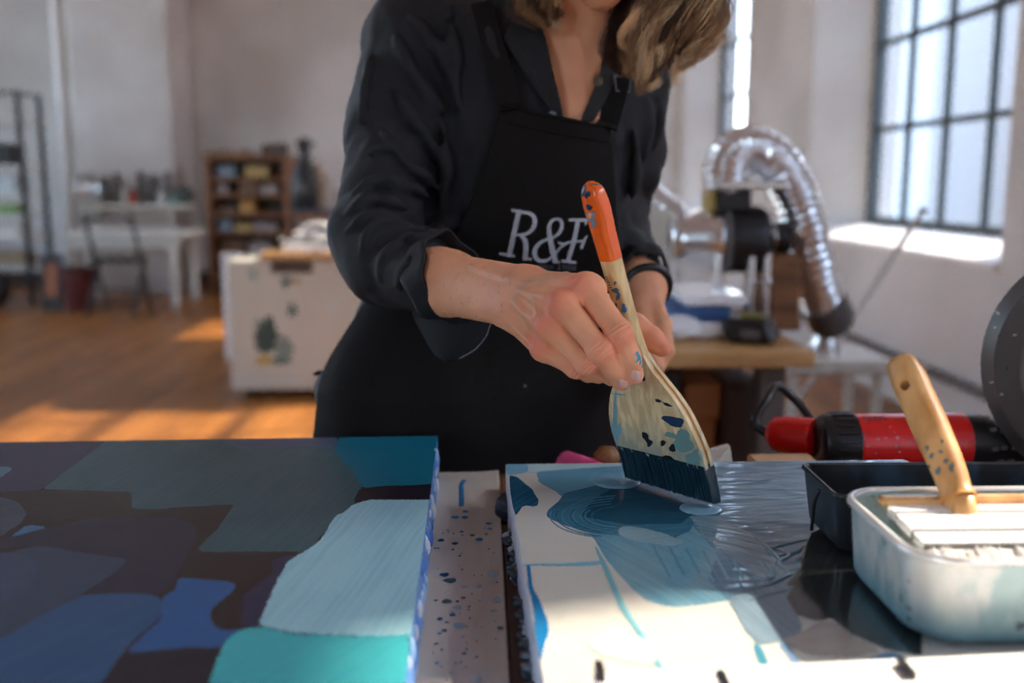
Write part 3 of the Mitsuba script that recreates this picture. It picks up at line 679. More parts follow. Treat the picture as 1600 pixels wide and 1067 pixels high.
PAL = []                                       # (first colour, second colour, streak amount, wave height, roughness)
DIM = [1.0]
def paint(c1, c2=None, amt=.5, wave=0.0, rough=.28):
    PAL.append((S(*c1) * DIM[0], S(*(c2 or c1)) * DIM[0], amt, wave, rough)); return len(PAL) - 1
def chaikin(p, n):
    for _ in range(n):
        a, b = p, np.roll(p, -1, 0)
        p = np.stack([.75 * a + .25 * b, .25 * a + .75 * b], 1).reshape(-1, 2)
    return p
LAYER = {}
def stroke(parent, pix, z0, pal, ang, round_=2, rag=.0004, seed=0, thick=.0004, clip=None, name='brush_stroke', label=None):
    """A flat stroke of paint lying on the panel: outline, paint index, direction of the brush in degrees."""
    k = LAYER[parent] = LAYER.get(parent, 0) + 1
    p = np.array([on_z(x, y, z0)[:2] for x, y in pix])
    q = []
    for a_, b_ in zip(p, np.roll(p, -1, 0)):
        n_ = max(1, int(np.linalg.norm(b_ - a_) / .010)); q += [a_ + (b_ - a_) * t_ / n_ for t_ in range(n_)]
    p = chaikin(np.array(q), round_)
    g = Polygon(p).buffer(0)
    if clip is not None: g = g.intersection(clip)
    g = g.segmentize(.002) if hasattr(g, 'segmentize') else g
    d = np.array([math.cos(math.radians(ang)), math.sin(math.radians(ang))])
    def fray(ring):
        q = np.asarray(ring.coords)[:-1]
        w = np.c_[q, np.full(len(q), seed * 3.1)]
        across = q @ np.array([-d[1], d[0]])
        n = noisy(np.c_[across * 900, across * 0 + seed, q @ d * 60], 1, 1, 2)
        q = q + (n * rag * 2)[:, None] * d + (noisy(w, 160, 2)[:, None] * rag) * np.array([-d[1], d[0]])
        return q
    out = []
    for gg in getattr(g, 'geoms', [g]):
        if gg.area < 1e-7: continue
        q = Polygon(fray(gg.exterior)).buffer(0)
        if clip is not None: q = q.intersection(clip)
        out.append(q)
    m = extrude(unary_union(out), thick)
    zt = z0 + k * .000012
    m.vertices[:, 2] += zt - thick
    u = m.vertices[:, :2] @ d; v = m.vertices[:, :2] @ np.array([-d[1], d[0]])
    key = numbered(parent + '__' + name)
    scene[key] = mikit.ply(m, 'paint_wet' if PAL[pal][4] < .21 else 'paint', False, uv=np.c_[pal * 10.0 + 5 + u, v])
    if label: tag(key, label)
    return key

DIM[0] = .72
# left panel: dark blues and teals
lx1 = -.041
lp = thing('painted_panel', 'large dark navy and teal abstract painted panel lying on the left of the table', 'painting')
lclip = Polygon([(-.78, .30), (lx1 + .002, .30), (lx1 - .0065, .966), (-.78, .945)])
m = extrude(lclip.buffer(-.002).buffer(.002), LZ - TZ - .0008); m.vertices[:, 2] += TZ
part(lp, 'cradle', m, 'panel_blue')
BASE = paint((40, 30, 32), (54, 42, 46), .5, 0, .32)
m = extrude(lclip.buffer(-.0022).buffer(.0016), .001); m.vertices[:, 2] += LZ - .00102
scene[numbered(lp + '__ground_coat')] = mikit.ply(m, 'paint', False, uv=np.c_[BASE * 10. + 5 + m.vertices[:, 0], m.vertices[:, 1]])
def L(c1, c2, amt, pix, ang, seed, **kw):
    rough = kw.pop('rough', .36)
    stroke(lp, pix, LZ, paint(c1, c2, amt, kw.pop('wave', 0), rough), ang, seed=seed, clip=lclip, **kw)
L((58, 60, 88), (76, 76, 100), .5, [(-80, 688), (168, 686), (100, 738), (62, 766), (-80, 772)], 5, 1)
L((46, 42, 66), (52, 48, 74), .4, [(-70, 845), (0, 843), (76, 824), (152, 808), (267, 808), (305, 820), (309, 839), (290, 873), (275, 904), (252, 927), (133, 931), (200, 873), (145, 866), (57, 852), (-70, 862)], 20, 2)
L((56, 74, 100), (72, 88, 112), .5, [(-100, 868), (0, 866), (57, 852), (145, 866), (200, 873), (183, 892), (130, 927), (65, 961), (0, 1003), (-100, 1040)], 25, 3)
L((46, 92, 140), (62, 110, 154), .5, [(130, 929), (198, 927), (244, 929), (256, 942), (250, 965), (213, 996), (187, 1026), (150, 1080), (140, 1200), (-220, 1200), (-220, 1040), (0, 1000), (65, 961)], 60, 4)
L((60, 78, 110), (76, 94, 122), .5, [(-60, 868), (20, 862), (50, 872), (60, 892), (40, 930), (-60, 960)], 40, 18)
L((90, 130, 150), (70, 110, 140), .5, [(-40, 729), (14, 729), (20, 733), (-2, 748), (-40, 752)], 10, 5)
L((64, 78, 96), (84, 96, 112), .6, [(-60, 778), (4, 776), (30, 786), (42, 801), (34, 816), (0, 839), (-60, 845)], 50, 6)
L((70, 126, 166), (60, 110, 150), .5, [(42, 820), (78, 823), (14, 840)], 15, 7, round_=1)
L((58, 98, 108), (78, 114, 120), .6, [(168, 687), (360, 683), (524, 682), (530, 700), (560, 720), (566, 760), (552, 790), (525, 806), (514, 826), (497, 840), (488, 862), (400, 862), (318, 862), (309, 858), (314, 852), (340, 826), (366, 788), (270, 793), (248, 796), (207, 795), (205, 769), (66, 764), (100, 738)], 80, 8, rag=.0012, round_=1)
L((22, 116, 146), (36, 128, 154), .5, [(522, 702), (532, 680), (690, 677), (684, 757), (600, 759), (568, 763), (552, 740)], 3, 9, rag=.0010)
L((88, 108, 136), (70, 92, 120), .7, [(345, 689), (525, 682), (528, 690), (520, 701), (420, 699), (372, 700)], 3, 10, rag=.0008)
L((46, 44, 78), (58, 56, 92), .5, [(426, 873), (460, 866), (432, 915), (407, 978), (376, 981), (380, 930), (426, 896)], 60, 11)
L((44, 100, 164), (58, 118, 178), .5, [(280, 902), (368, 910), (367, 922), (343, 940), (328, 954), (330, 974), (351, 987), (379, 982), (351, 1011), (305, 1012), (229, 1018), (196, 1021), (213, 1003), (252, 967), (255, 931), (273, 923)], 75, 12, rag=.0007)
L((36, 32, 48), (46, 42, 60), .4, [(187, 1024), (229, 1017), (305, 1011), (345, 1014), (336, 1040), (322, 1085), (150, 1085)], 20, 13)
L((34, 30, 44), (40, 36, 50), .3, [(562, 763), (682, 756), (680, 786), (552, 784)], 5, 14, round_=1)
DIM[0] = 1.05
L((150, 196, 210), (124, 176, 196), .7, [(676, 781), (674, 866), (668, 927), (660, 990), (600, 994), (548, 993), (460, 988), (412, 979), (404, 974), (411, 957), (430, 915), (447, 881), (464, 868), (483, 858), (502, 843), (514, 822), (524, 806), (535, 802), (552, 788), (575, 781)], 80, 15, rag=.0020, round_=1)
L((60, 170, 180), (80, 186, 194), .5, [(664, 990), (600, 994), (548, 994), (460, 991), (403, 979), (368, 986), (350, 1005), (336, 1040), (320, 1085), (300, 1150), (660, 1150)], 60, 16, rag=.0012)
rs = np.random.RandomState(4)
for i in range(46):                              # paint run down the right side of the panel
    y = .46 + .5 * (i + rs.rand() * .8) / 46; z = TZ + .012 + rs.rand() * .034
    xe = lx1 + .002 - (y - .30) * .0128
    r = .0016 + .0022 * rs.rand()
    b = trimesh.creation.icosphere(1, r); b.vertices *= (.8, 1.3, 1.6 + rs.rand())
    part(lp, 'paint_run', move(b, xe, y, z), ['bead_white', 'bead_blue', 'bead_pale'][i % 3], True)

DIM[0] = 1.0
# right panel: pale ground with wet grey blue paint
rp = thing('painted_panel', 'pale painted panel with wet grey blue paint under the brush', 'painting')
rclip = Polygon([(.0345, .30), (.390, .30), (.390, .886), (.018, .8815)]).buffer(-.004).buffer(.004)
m = extrude(rclip, RZ - TZ - .001); m.vertices[:, 2] += TZ
part(rp, 'cradle', m, 'panel_white')
GR = paint((192, 192, 186), (182, 184, 178), .5, 0, .38)
m = extrude(rclip.buffer(-.0003), .001); m.vertices[:, 2] += RZ - .00102
scene[numbered(rp + '__ground_coat')] = mikit.ply(m, 'paint', False, uv=np.c_[GR * 10. + 5 + m.vertices[:, 0], m.vertices[:, 1]])
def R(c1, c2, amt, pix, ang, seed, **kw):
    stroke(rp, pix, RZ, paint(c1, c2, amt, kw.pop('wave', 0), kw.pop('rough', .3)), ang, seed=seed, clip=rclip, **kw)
R((168, 190, 196), (150, 176, 186), .5, [(786, 721), (1000, 716), (1420, 710), (1420, 726), (970, 730), (838, 738), (790, 742)], 2, 31)
R((120, 166, 188), (100, 150, 176), .6, [(786, 720), (822, 718), (826, 737), (803, 742), (792, 742)], 40, 32)
R((20, 72, 104), (56, 112, 138), .7, [(796, 742), (808, 745), (832, 765), (842, 783), (838, 792), (818, 789), (806, 806), (798, 780)], 60, 33, round_=1)
R((92, 146, 172), (124, 170, 190), .7, [(838, 737), (900, 732), (970, 728), (1105, 724), (1120, 780), (1010, 785), (880, 778), (868, 768), (858, 762), (842, 754)], 2, 34, rag=.0012, rough=.2)
R((84, 138, 162), (124, 168, 184), .7, [(900, 812), (921, 833), (931, 846), (948, 875), (965, 895), (987, 919), (1011, 939), (1048, 949), (1087, 946), (1140, 938), (1175, 920), (1180, 860), (1100, 800), (960, 790)], 118, 35, rough=.15, rag=.0003)
R((78, 114, 140), (112, 144, 162), .75, [(1060, 800), (1075, 788), (1080, 740), (1115, 720), (1420, 712), (1420, 760), (1300, 800), (1264, 838), (1266, 844), (1254, 866), (1258, 872), (1250, 888), (1231, 911), (1240, 917), (1237, 933), (1229, 936), (1244, 960), (1166, 960), (1137, 938), (1106, 905), (1121, 868), (1100, 840)], 8, 36, wave=.0016, rough=.09, rag=.0010, round_=1)
R((50, 102, 128), (76, 128, 150), .7, [(853, 807), (856, 797), (873, 783), (882, 770), (960, 752), (990, 744), (1060, 768), (1118, 790), (1090, 806), (1078, 830), (1050, 842), (960, 836), (921, 833), (880, 820)], 12, 37, rough=.12)
R((30, 72, 94), (44, 92, 114), .6, [(905, 806), (930, 778), (975, 754), (1050, 776), (1090, 798), (1064, 818), (980, 820)], 12, 61, rough=.12)  # shade of brush and hand painted in as a darker inner stroke
for k in range(15):
    a = np.linspace(2.5 + .03 * k, 4.7 - .02 * k, 14) if k % 3 else np.linspace(1.7, 3.6, 14)
    ex, ey = 44 + 4.2 * k, 16 + 1.6 * k
    pp = np.stack([968 + 6 * np.sin(k * 1.7) + ex * np.cos(a), 806 - ey * np.sin(a) * .9], 1); w = .5 + .5 * ((k * 7) % 5) / 4
    nn_ = np.stack([np.cos(a), -np.sin(a)], 1) * w
    R([(66, 118, 142), (38, 88, 114), (80, 130, 152)][k % 3], None, .3, [tuple(q_) for q_ in np.vstack([pp + nn_, (pp - nn_)[::-1]])], 12, 70 + k, rough=.15, round_=1, rag=.0001)
for k in range(12):
    x0_ = 1005 + 13 * k; y0_ = 846 + (k * 5) % 9 + k * .8; ln_ = 34 + (k * 17) % 40
    R([(98, 150, 172), (78, 132, 156)][k % 2], None, .3, [(x0_, y0_), (x0_ + 3, y0_ - 1), (x0_ + 4 + ln_ * .55, y0_ + ln_), (x0_ + ln_ * .55, y0_ + ln_ + 1)], 118, 90 + k, rough=.15, round_=1, rag=.0003)
R((116, 152, 168), (140, 172, 184), .7, [(968, 822), (1000, 824), (1045, 836), (1072, 850), (1052, 854), (1000, 848), (966, 836)], 20, 38, rough=.15, rag=.0014)
R((112, 142, 158), (76, 112, 136), .9, [(1078, 806), (1118, 806), (1180, 838), (1222, 880), (1230, 896), (1190, 908), (1140, 872), (1100, 838)], 140, 39, rough=.10, rag=.0022, wave=.0010)
R((100, 126, 144), (128, 150, 164), .8, [(1138, 938), (1166, 924), (1232, 912), (1246, 962), (1256, 985), (1216, 1004), (1186, 1009), (1164, 985)], 105, 40, rough=.15)
R((38, 44, 44), (52, 58, 58), .5, [(1268, 834), (1253, 868), (1251, 888), (1230, 912), (1240, 917), (1229, 934), (1244, 960), (1275, 970), (1300, 966), (1330, 990), (1385, 1014), (1440, 1024), (1440, 900), (1330, 800)], 60, 41, round_=0, rough=.12, rag=.0006)
R((150, 142, 134), (168, 160, 150), .6, [(1216, 1004), (1258, 986), (1278, 972), (1302, 970), (1334, 996), (1380, 1016), (1330, 1026), (1262, 1022), (1240, 1012)], 20, 42, rough=.2)
R((56, 128, 150), (80, 150, 168), .5, [(1176, 1004), (1188, 1008), (1203, 1040), (1204, 1054), (1194, 1052), (1182, 1026)], 110, 43)
R((104, 136, 168), (84, 126, 164), .6, [(1214, 1004), (1228, 1003), (1243, 1025), (1256, 1048), (1246, 1050), (1232, 1026)], 110, 44)
R((90, 132, 168), (110, 150, 180), .6, [(1352, 1032), (1392, 1018), (1412, 1026), (1400, 1038), (1360, 1042)], 10, 45)
R((110, 172, 184), (84, 150, 170), .5, [(929, 852), (934, 858), (948, 884), (978, 950), (1012, 1000), (1052, 1072), (1044, 1072), (1004, 1002), (970, 952), (942, 888)], 115, 46, round_=1)
R((120, 176, 194), (100, 160, 184), .6, [(812, 882), (880, 881), (944, 877), (944, 881), (915, 885), (880, 884), (814, 884)], 0, 47)
R((28, 112, 168), (16, 86, 140), .6, [(823, 884), (828, 884), (832, 918), (846, 946), (857, 974), (858, 990), (850, 1010), (847, 1034), (838, 1000), (834, 950), (826, 916)], 90, 48, round_=1)
R((170, 202, 195), (184, 202, 196), 1.0, [(915, 1000), (960, 985), (1010, 1000), (1030, 1026), (1020, 1040), (970, 1034), (930, 1020)], 160, 49, rag=.002)
# lens shaped pool of clear medium and a wet lip left by the brush
for (px, py, rx_, ry_, lab) in ((962, 752, .022, .024, 'clear puddle of medium left of the bristles'), (1095, 796, .017, .016, 'clear puddle of medium right of the bristles')):
    c = on_z(px, py, RZ)
    g = lathe([(0, .0012), (.5, .0011), (.8, .0009), (.95, .0004), (1.0, -.0004), (0, -.0004)], 40); g.vertices *= (rx_, ry_, 1)
    part(rp, 'medium_puddle', move(g, c[0], c[1], RZ + .0009), 'wet_medium', True, label=lab)
def ridge(pix, r, seed):
    p = spline([on_z(x, y, RZ + .0006) for x, y in pix], 40)
    w = np.sin(np.linspace(0.15, math.pi - .15, 40)) * r
    m = tube(p, w, 10, flat=.45); m.vertices[:, 2] = np.maximum(m.vertices[:, 2], RZ - .001); part(rp, 'paint_ridge', m, 'wet_ridge', True)
for i, q_ in enumerate([[(1196, 858), (1225, 850), (1262, 842)], [(1200, 852), (1232, 866), (1215, 880), (1236, 896)], [(1212, 868), (1244, 862), (1254, 852)], [(1190, 872), (1204, 890), (1228, 902)],
                        [(1140, 930), (1196, 914), (1242, 892), (1252, 884)], [(1240, 918), (1210, 926), (1170, 938)], [(1180, 838), (1206, 862), (1222, 880)], [(1196, 896), (1206, 903), (1224, 898)]]):
    ridge(q_, .0017, i)

# speckled white board, batten with wax drops
sb = thing('palette_board', 'paint speckled white board lying between the two painted panels', 'board')
part(sb, 'sheet', box((-.060, .30, TZ), (.0135, 1.02, TZ + .005), .001), 'board_white')
SPL = [(150, 600, 22, 0), (175, 625, 28, 1), (160, 715, 22, 1), (205, 740, 20, 3), (215, 820, 30, 3), (185, 773, 14, 1), (232, 700, 12, 1), (235, 652, 14, 3), (300, 653, 13, 3), (360, 597, 26, 3), (375, 710, 22, 3), (360, 755, 12, 3),
       (390, 830, 14, 1), (130, 790, 13, 0), (150, 840, 12, 1), (115, 898, 11, 0), (235, 940, 11, 1), (290, 955, 8, 0), (120, 980, 12, 2), (295, 1043, 22, 3), (135, 452, 16, 0), (195, 466, 14, 0), (340, 380, 15, 2), (300, 448, 18, 2),
       (330, 425, 9, 4), (270, 430, 12, 4), (240, 328, 14, 2), (195, 353, 18, 2), (238, 353, 16, 2), (185, 492, 7, 5), (113, 711, 8, 5), (206, 715, 8, 5), (257, 738, 8, 1), (130, 853, 10, 2), (160, 806, 9, 1), (208, 742, 9, 1), (226, 578, 6, 4),
       (100, 937, 5, 0), (140, 925, 6, 2), (229, 870, 5, 0), (176, 1023, 5, 2), (160, 1050, 6, 2), (345, 403, 12, 2), (225, 415, 9, 2), (165, 408, 6, 2), (110, 487, 7, 2), (215, 519, 7, 0), (370, 802, 5, 1), (278, 604, 4, 5), (330, 868, 4, 3), (290, 885, 4, 5), (253, 752, 7, 1)]
for i in range(50): SPL.append((100 + rs.rand() * 290, 380 + rs.rand() * 680, 2 + rs.rand() * 3.5, int(rs.rand() * 6)))
SC = ['speck_blue', 'speck_teal', 'speck_mid', 'speck_pale', 'speck_green', 'speck_dark']
dome = lathe([(0, 1), (.5, .9), (.85, .5), (1, 0), (0, 0)], 14)
for px, py, r, c in SPL:
    p = on_z(640 + px / 2.755, 680 + py / 2.755, TZ + .005)
    if p[0] > .011: continue
    rr = r / 2.755 * np.linalg.norm(p - CAM) / FPX * .95
    m = dome.copy(); a = np.arctan2(m.vertices[:, 1], m.vertices[:, 0])
    m.vertices[:, :2] *= (1 + .10 * np.sin(a * 3 + px) + .05 * np.sin(a * 5 + py))[:, None]
    m.vertices *= (rr, rr * (1.0 + .3 * rs.rand()), .0004 + rr * .06)
    part(sb, 'paint_speck', move(m, p[0], p[1], TZ + .005), SC[c], True)
p = [on_z(640 + x / 2.755, 680 + y / 2.755, TZ + .0052) for x, y in ((236, 192), (222, 215), (224, 260), (222, 305))]
part(sb, 'paint_dash', tube(spline(p, 12), .0024, 8, flat=.2), 'speck_mid', True)
bt = thing('batten', 'dark brown batten crusted with wax drops along the left side of the pale panel', 'batten')
part(bt, 'strip', box((.0150, .30, TZ), (.060, .80, TZ + .004), .001), 'wood_dark')
pieces = 0
for i in range(240):
    y = .48 + .32 * rs.rand() ** 1.0
    x = .0215 + .0155 * rs.rand() + (.80 - y) * .004 - (.004 if y > .70 else 0) + (0.006 * (1 - (y - .48) / .32) if i % 2 else 0)
    r = .0026 + .0034 * rs.rand()
    m = trimesh.creation.icosphere(1, r); m.vertices *= (1, 1, .42)
    part(bt, 'wax_drop', move(m, x, y, TZ + .004 + r * .25 + .010 * rs.rand() * (1 if x > .02 else .3), rx=rs.uniform(-18, 18), ry=rs.uniform(-18, 18)), ['drop_dark', 'drop_teal', 'drop_grey', 'drop_pale'][i % 4 if rs.rand() < .6 else 0], True)
dk_ = thing('rubber_disc', 'dark grey round disc on the table beside the far left corner of the pale panel', 'disc')
c = on_z(799, 790, TZ)
part(dk_, 'body', move(lathe([(0, 0), (.022, 0), (.024, .004), (.024, .016), (.020, .021), (0, .022)], 28), .033, .862, TZ), 'disc_grey', True)
part(dk_, 'rim', move(lathe([(.0225, .006), (.0248, .006), (.0248, .012), (.0225, .012), (.0225, .006)], 28), .033, .862, TZ), 'black_plastic', True)
bo = solo('wooden_block', 'brown wooden block behind the dark grey disc on the table', 'block', box((.0145, .885, TZ), (.05, .93, TZ + .018), .002), 'wood_brown')

# bits on the table beyond the pale panel
st = thing('paint_stick', 'pink paint stick lying beyond the pale panel', 'paint stick')
a, b = np.array([.082, .990, TZ + .0137]), np.array([.108, .955, TZ + .0137])
part(st, 'body', rod(a, b, .0135, 20), 'pink', True); part(st, 'tip', tube([b, b + (b - a) * .12, b + (b - a) * .22], [.0135, .011, .004], 20), 'pink', True)
kn = thing('turned_wood', 'small turned brown wood piece beside the pink paint stick', 'wood piece')
part(kn, 'body', move(lathe([(0, 0), (.009, 0), (.008, .008), (.013, .016), (.014, .024), (.008, .032), (0, .034)], 20), .124, .985, TZ), 'wood_brown', True)
part(kn, 'collar', move(lathe([(.0086, .002), (.0105, .002), (.0105, .006), (.0086, .006), (.0086, .002)], 20), .124, .985, TZ), 'steel', True)
a = on_z(1102, 720, TZ); solo('paper_scrap', 'folded white paper scrap on the table between the brush and the wooden block', 'paper', move(hull([(-.018, -.02, 0), (.024, -.02, 0), (.024, .02, 0), (-.018, .02, 0), (-.016, .01, .026), (.022, .012, .036), (.022, .0, .036)]), .225, .97, TZ), 'white_paint')
solo('wooden_block', 'pale wooden block in front of the red handle of the heat gun', 'block', box((.262, .93, TZ), (.325, .962, TZ + .031), .002), 'wood_top')
# white sheet at the very front edge
ws_ = thing('white_sheet', 'white plastic sheet with dark edge clips lying at the very front edge of the photo', 'sheet')
e0, e1 = on_z(925, 1052, RZ + .014), on_z(1610, 1020, RZ + .014)
dd = unit(e1 - e0); nn = np.array([dd[1], -dd[0], 0])
far0, far1 = e0 - dd * .0, e1 + dd * .12
pl_ = extrude(Polygon([far0[:2], far1[:2], (far1 + nn * .2)[:2], (far0 + nn * .2)[:2]]).buffer(-.003).buffer(.003), .004); pl_.vertices[:, 2] += RZ + .010
part(ws_, 'sheet', pl_, 'white_gloss')
for sx in (.04, .2, .33):
    c = far0 + dd * sx + nn * .12
    part(ws_, 'foot', box((c[0] - .012, c[1] - .012, RZ + .0022), (c[0] + .012, c[1] + .012, RZ + .011), .001), 'black_plastic')
for px, py, h in ((936, 1048, .012), (1128, 1056, .006), (1411, 1044, .012)):
    c = on_z(px, py, RZ + .014)
    part(ws_, 'clip', cat(box((c[0] - .0022, c[1] - .012, RZ + .009), (c[0] + .0022, c[1] + .004, RZ + .014 + h * .35), .0008)), 'black_plastic')
# one material for every stroke of paint: uv.x holds 10 x paint index + 5 + distance along the brush, uv.y the distance across
TAB = np.array([[*a, *b, c, d, e] for a, b, c, d, e in PAL], np.float32)
def paint_row(uv):
    i = mi.UInt32(dr.clip(dr.floor(uv.x / 10.0), 0, len(TAB) - 1)); u = uv.x - 10.0 * dr.floor(uv.x / 10.0)
    return i, u, uv.y
def paint_get(i, k): return dr.gather(mi.Float, mi.Float(np.ascontiguousarray(TAB[:, k])), i)
def paint_color(p, n, uv):
    i, u, v = paint_row(uv)
    fine = pfbm(v * 700 + pnoise(u * 30, v * 30) * 2, u * 9, 3.0, 3)
    soft = pfbm(u * 22, v * 34, 9.0, 3)
    t = dr.clip(paint_get(i, 6) * (0.6 * pstep(0.38, 0.72, fine) + 0.9 * (soft - 0.5) + 0.1), 0, 1)
    return pmix(mi.Color3f(paint_get(i, 0), paint_get(i, 1), paint_get(i, 2)), mi.Color3f(paint_get(i, 3), paint_get(i, 4), paint_get(i, 5)), t)
def paint_height(p, n, uv):
    i, u, v = paint_row(uv)
    w = paint_get(i, 7)
    wave = pfbm(u * 26 + 2.0 * pnoise(v * 30, u * 18), v * 95, 4.0, 2)
    return 0.00007 * pfbm(v * 620, u * 8, 3.0, 2) + 0.00010 * pnoise(u * 60, v * 90) + w * wave
def paint_rough(p, n, uv): return paint_get(paint_row(uv)[0], 8)
for k_, cc, sp_ in (('paint', 0.0, 0.3), ('paint_wet', 0.8, 0.5)):
    scene[k_] = {'type': 'twosided', 'b': {'type': 'bumpmap', 'arbitrary': mikit.proc(paint_height, 4e-4), 'scale': 1.0,
                 'n': {'type': 'principled', 'base_color': mikit.proc(paint_color), 'roughness': mikit.proc(paint_rough), 'specular': sp_, 'clearcoat': cc, 'clearcoat_gloss': 0.96}}}
# ------------------------------------------------------------------ tools on the table
def pan(x0, y0, x1, y1, z0, z1, wall, rad, flare, rim, n=10):
    """Open pan: (x0..x1, y0..y1) at the rim, narrower by flare at the bottom, wall thickness wall, rolled rim of radius rim."""
    def ring(inset, z, r):
        a, b, c, d = x0 + inset, y0 + inset, x1 - inset, y1 - inset
        pts = []
        for cx_, cy_, s in ((c - r, d - r, 0), (a + r, d - r, 1), (a + r, b + r, 2), (c - r, b + r, 3)):
            t = np.linspace(0, math.pi / 2, n) + s * math.pi / 2
            pts += [(cx_ + r * math.cos(k), cy_ + r * math.sin(k), z) for k in t]
        return np.array(pts)
    fil = .008
    rings = [ring(flare + .02, z0, max(rad - .012, .004))]
    for t in np.linspace(0, math.pi / 2, 5):
        rings.append(ring(flare + fil * (1 - math.sin(t)), z0 + fil * (1 - math.cos(t)), rad))
    rings.append(ring(0, z1, rad)); rings.append(ring(wall, z1, rad))
    for t in np.linspace(math.pi / 2, 0, 5):
        rings.append(ring(flare + wall + fil * (1 - math.sin(t)), z0 + wall + fil * (1 - math.cos(t)), rad))
    rings.append(ring(flare + wall + .02, z0 + wall, max(rad - .012, .004)))
    m_ = len(rings[0]); v = np.vstack(rings); f = []
    i = np.arange(m_); j = (i + 1) % m_
    for k in range(len(rings) - 1):
        a, b = k * m_, (k + 1) * m_
        f += [np.stack([a + i, a + j, b + j], 1), np.stack([a + i, b + j, b + i], 1)]
    v = np.vstack([v, rings[0].mean(0), rings[-1].mean(0)])
    f += [np.stack([i * 0 + len(v) - 2, j, i], 1), np.stack([i * 0 + len(v) - 1, (len(rings) - 1) * m_ + i, (len(rings) - 1) * m_ + j], 1)]
    body = trimesh.Trimesh(v, np.vstack(f), process=False)
    path = ring(0, z1, rad); path = np.vstack([path, path[:1]])
    return body, tube(path, rim, 8, cap=False)

def stain_black(p, n, uv):
    a = pfbm(p.x * 60, p.y * 60, p.z * 22, 4)
    return pmix(S(30, 33, 36), S(38, 62, 78), pstep(.50, .78, a))
mat('stained_black', mikit.proc(stain_black), 0.28, specular=0.6)
def stain_alu(p, n, uv):
    a = pfbm(p.x * 70, p.y * 70, p.z * 26, 4)
    low = 1 - pstep(0.0, .034, p.z - RZ + .016 * (a - .5))
    c = pmix((.60, .61, .60), S(160, 182, 184), pstep(.42, .62, a))
    c = pmix(c, S(76, 146, 168), low * .85)
    d = pfbm(p.x * 130 + 7, p.y * 130, p.z * 90, 3)
    return pmix(c, S(60, 72, 76), pstep(.70, .80, d) * .8)
scene['alu_pan'] = {'type': 'twosided', 'b': {'type': 'principled', 'base_color': mikit.proc(stain_alu), 'roughness': 0.38, 'metallic': 0.55}}
mat('alu_rim', (.80, .80, .79), 0.3, metallic=0.6)
mat('white_lacquer', (.84, .83, .81), 0.3)
mat('beech', mikit.proc(wood_fn(S(208, 160, 104), S(180, 128, 74), 90, 90, 16)), 0.32, specular=0.5)

b_, r_ = pan(.2370, .640, .50, .7165, RZ + .0026, .930, .0016, .006, .004, .0018)
bp = thing('black_pan', 'black metal loaf pan stained with blue paint standing on the pale panel', 'pan')
part(bp, 'body', b_, 'stained_black', 30); part(bp, 'rim', r_, 'stained_black', True)
part(bp, 'wire_handle', tube(spline([(.2355, .672, .925), (.2340, .676, .915), (.2370, .688, .890)], 10), .0013, 8), 'black_metal', True)
b_, r_ = pan(.2335, .5035, .500, .628, RZ + .0026, .938, .0014, .026, .003, .0028)
ap = thing('aluminium_pan', 'aluminium pan streaked with turquoise paint in front of the black pan', 'pan')
part(ap, 'body', b_, 'alu_pan', 40); part(ap, 'rim', r_, 'alu_rim', True)

# wide brush resting in the aluminium pan
wb = thing('wide_brush', 'wide brush with white ferrule and thick beech handle resting in the aluminium pan', 'brush')
hx0_, hx1_ = .2500, .46
zb = .9400
part(wb, 'head_bar', box((hx0_, .598, zb - .004), (hx1_, .607, zb + .003), .002), 'beech')
def slab(y0, z0, y1, z1, t, x0=hx0_ + .004, x1=hx1_):
    d = unit([0, y1 - y0, z1 - z0]); nrm = np.array([0, -d[2], d[1]]) * (1 if d[1] < 0 else -1)
    if nrm[2] < 0: nrm = -nrm
    p = [np.array([x, y, z]) + k * nrm for x in (x0, x1) for (y, z) in ((y0, z0), (y1, z1)) for k in (-t, 0)]
    return hull(p)
for (ya, za, yb, zb_, xo) in ((.598, .9385, .5895, .9375, 0), (.5865, .9365, .5660, .9345, .001), (.5630, .9330, .550, .9315, .002)):
    part(wb, 'ferrule_band', slab(ya, za, yb, zb_, .006, hx0_ + .004 + xo), 'white_lacquer')
part(wb, 'ferrule_core', slab(.598, .9350, .549, .9300, .008, hx0_ + .006), 'grey_metal')
bt_ = np.array([hx0_ + .003, .596, .9375]); part(wb, 'wire_clip', tube([bt_, bt_ + [-.002, -.006, -.003], bt_ + [.004, -.02, -.006], bt_ + [.007, -.030, -.008]], .0009, 8), 'steel', True)
br = []
rb = np.random.RandomState(3)
for i in range(260):
    x = hx0_ + .008 + (hx1_ - hx0_ - .012) * rb.rand(); l = .030 + .008 * rb.rand()
    a = np.array([x, .551, .925 + .004 * rb.rand()]); b = a + np.array([.003 * rb.randn(), -l, -.014 + .006 * rb.rand()])
    br.append(tube([a, (a + b) / 2 + [0, 0, .002], b], [.0011, .0012, .0004], 5))
part(wb, 'bristles', cat(*br, slab(.552, .929, .524, .918, .008, hx0_ + .008)), 'white_lacquer', True)
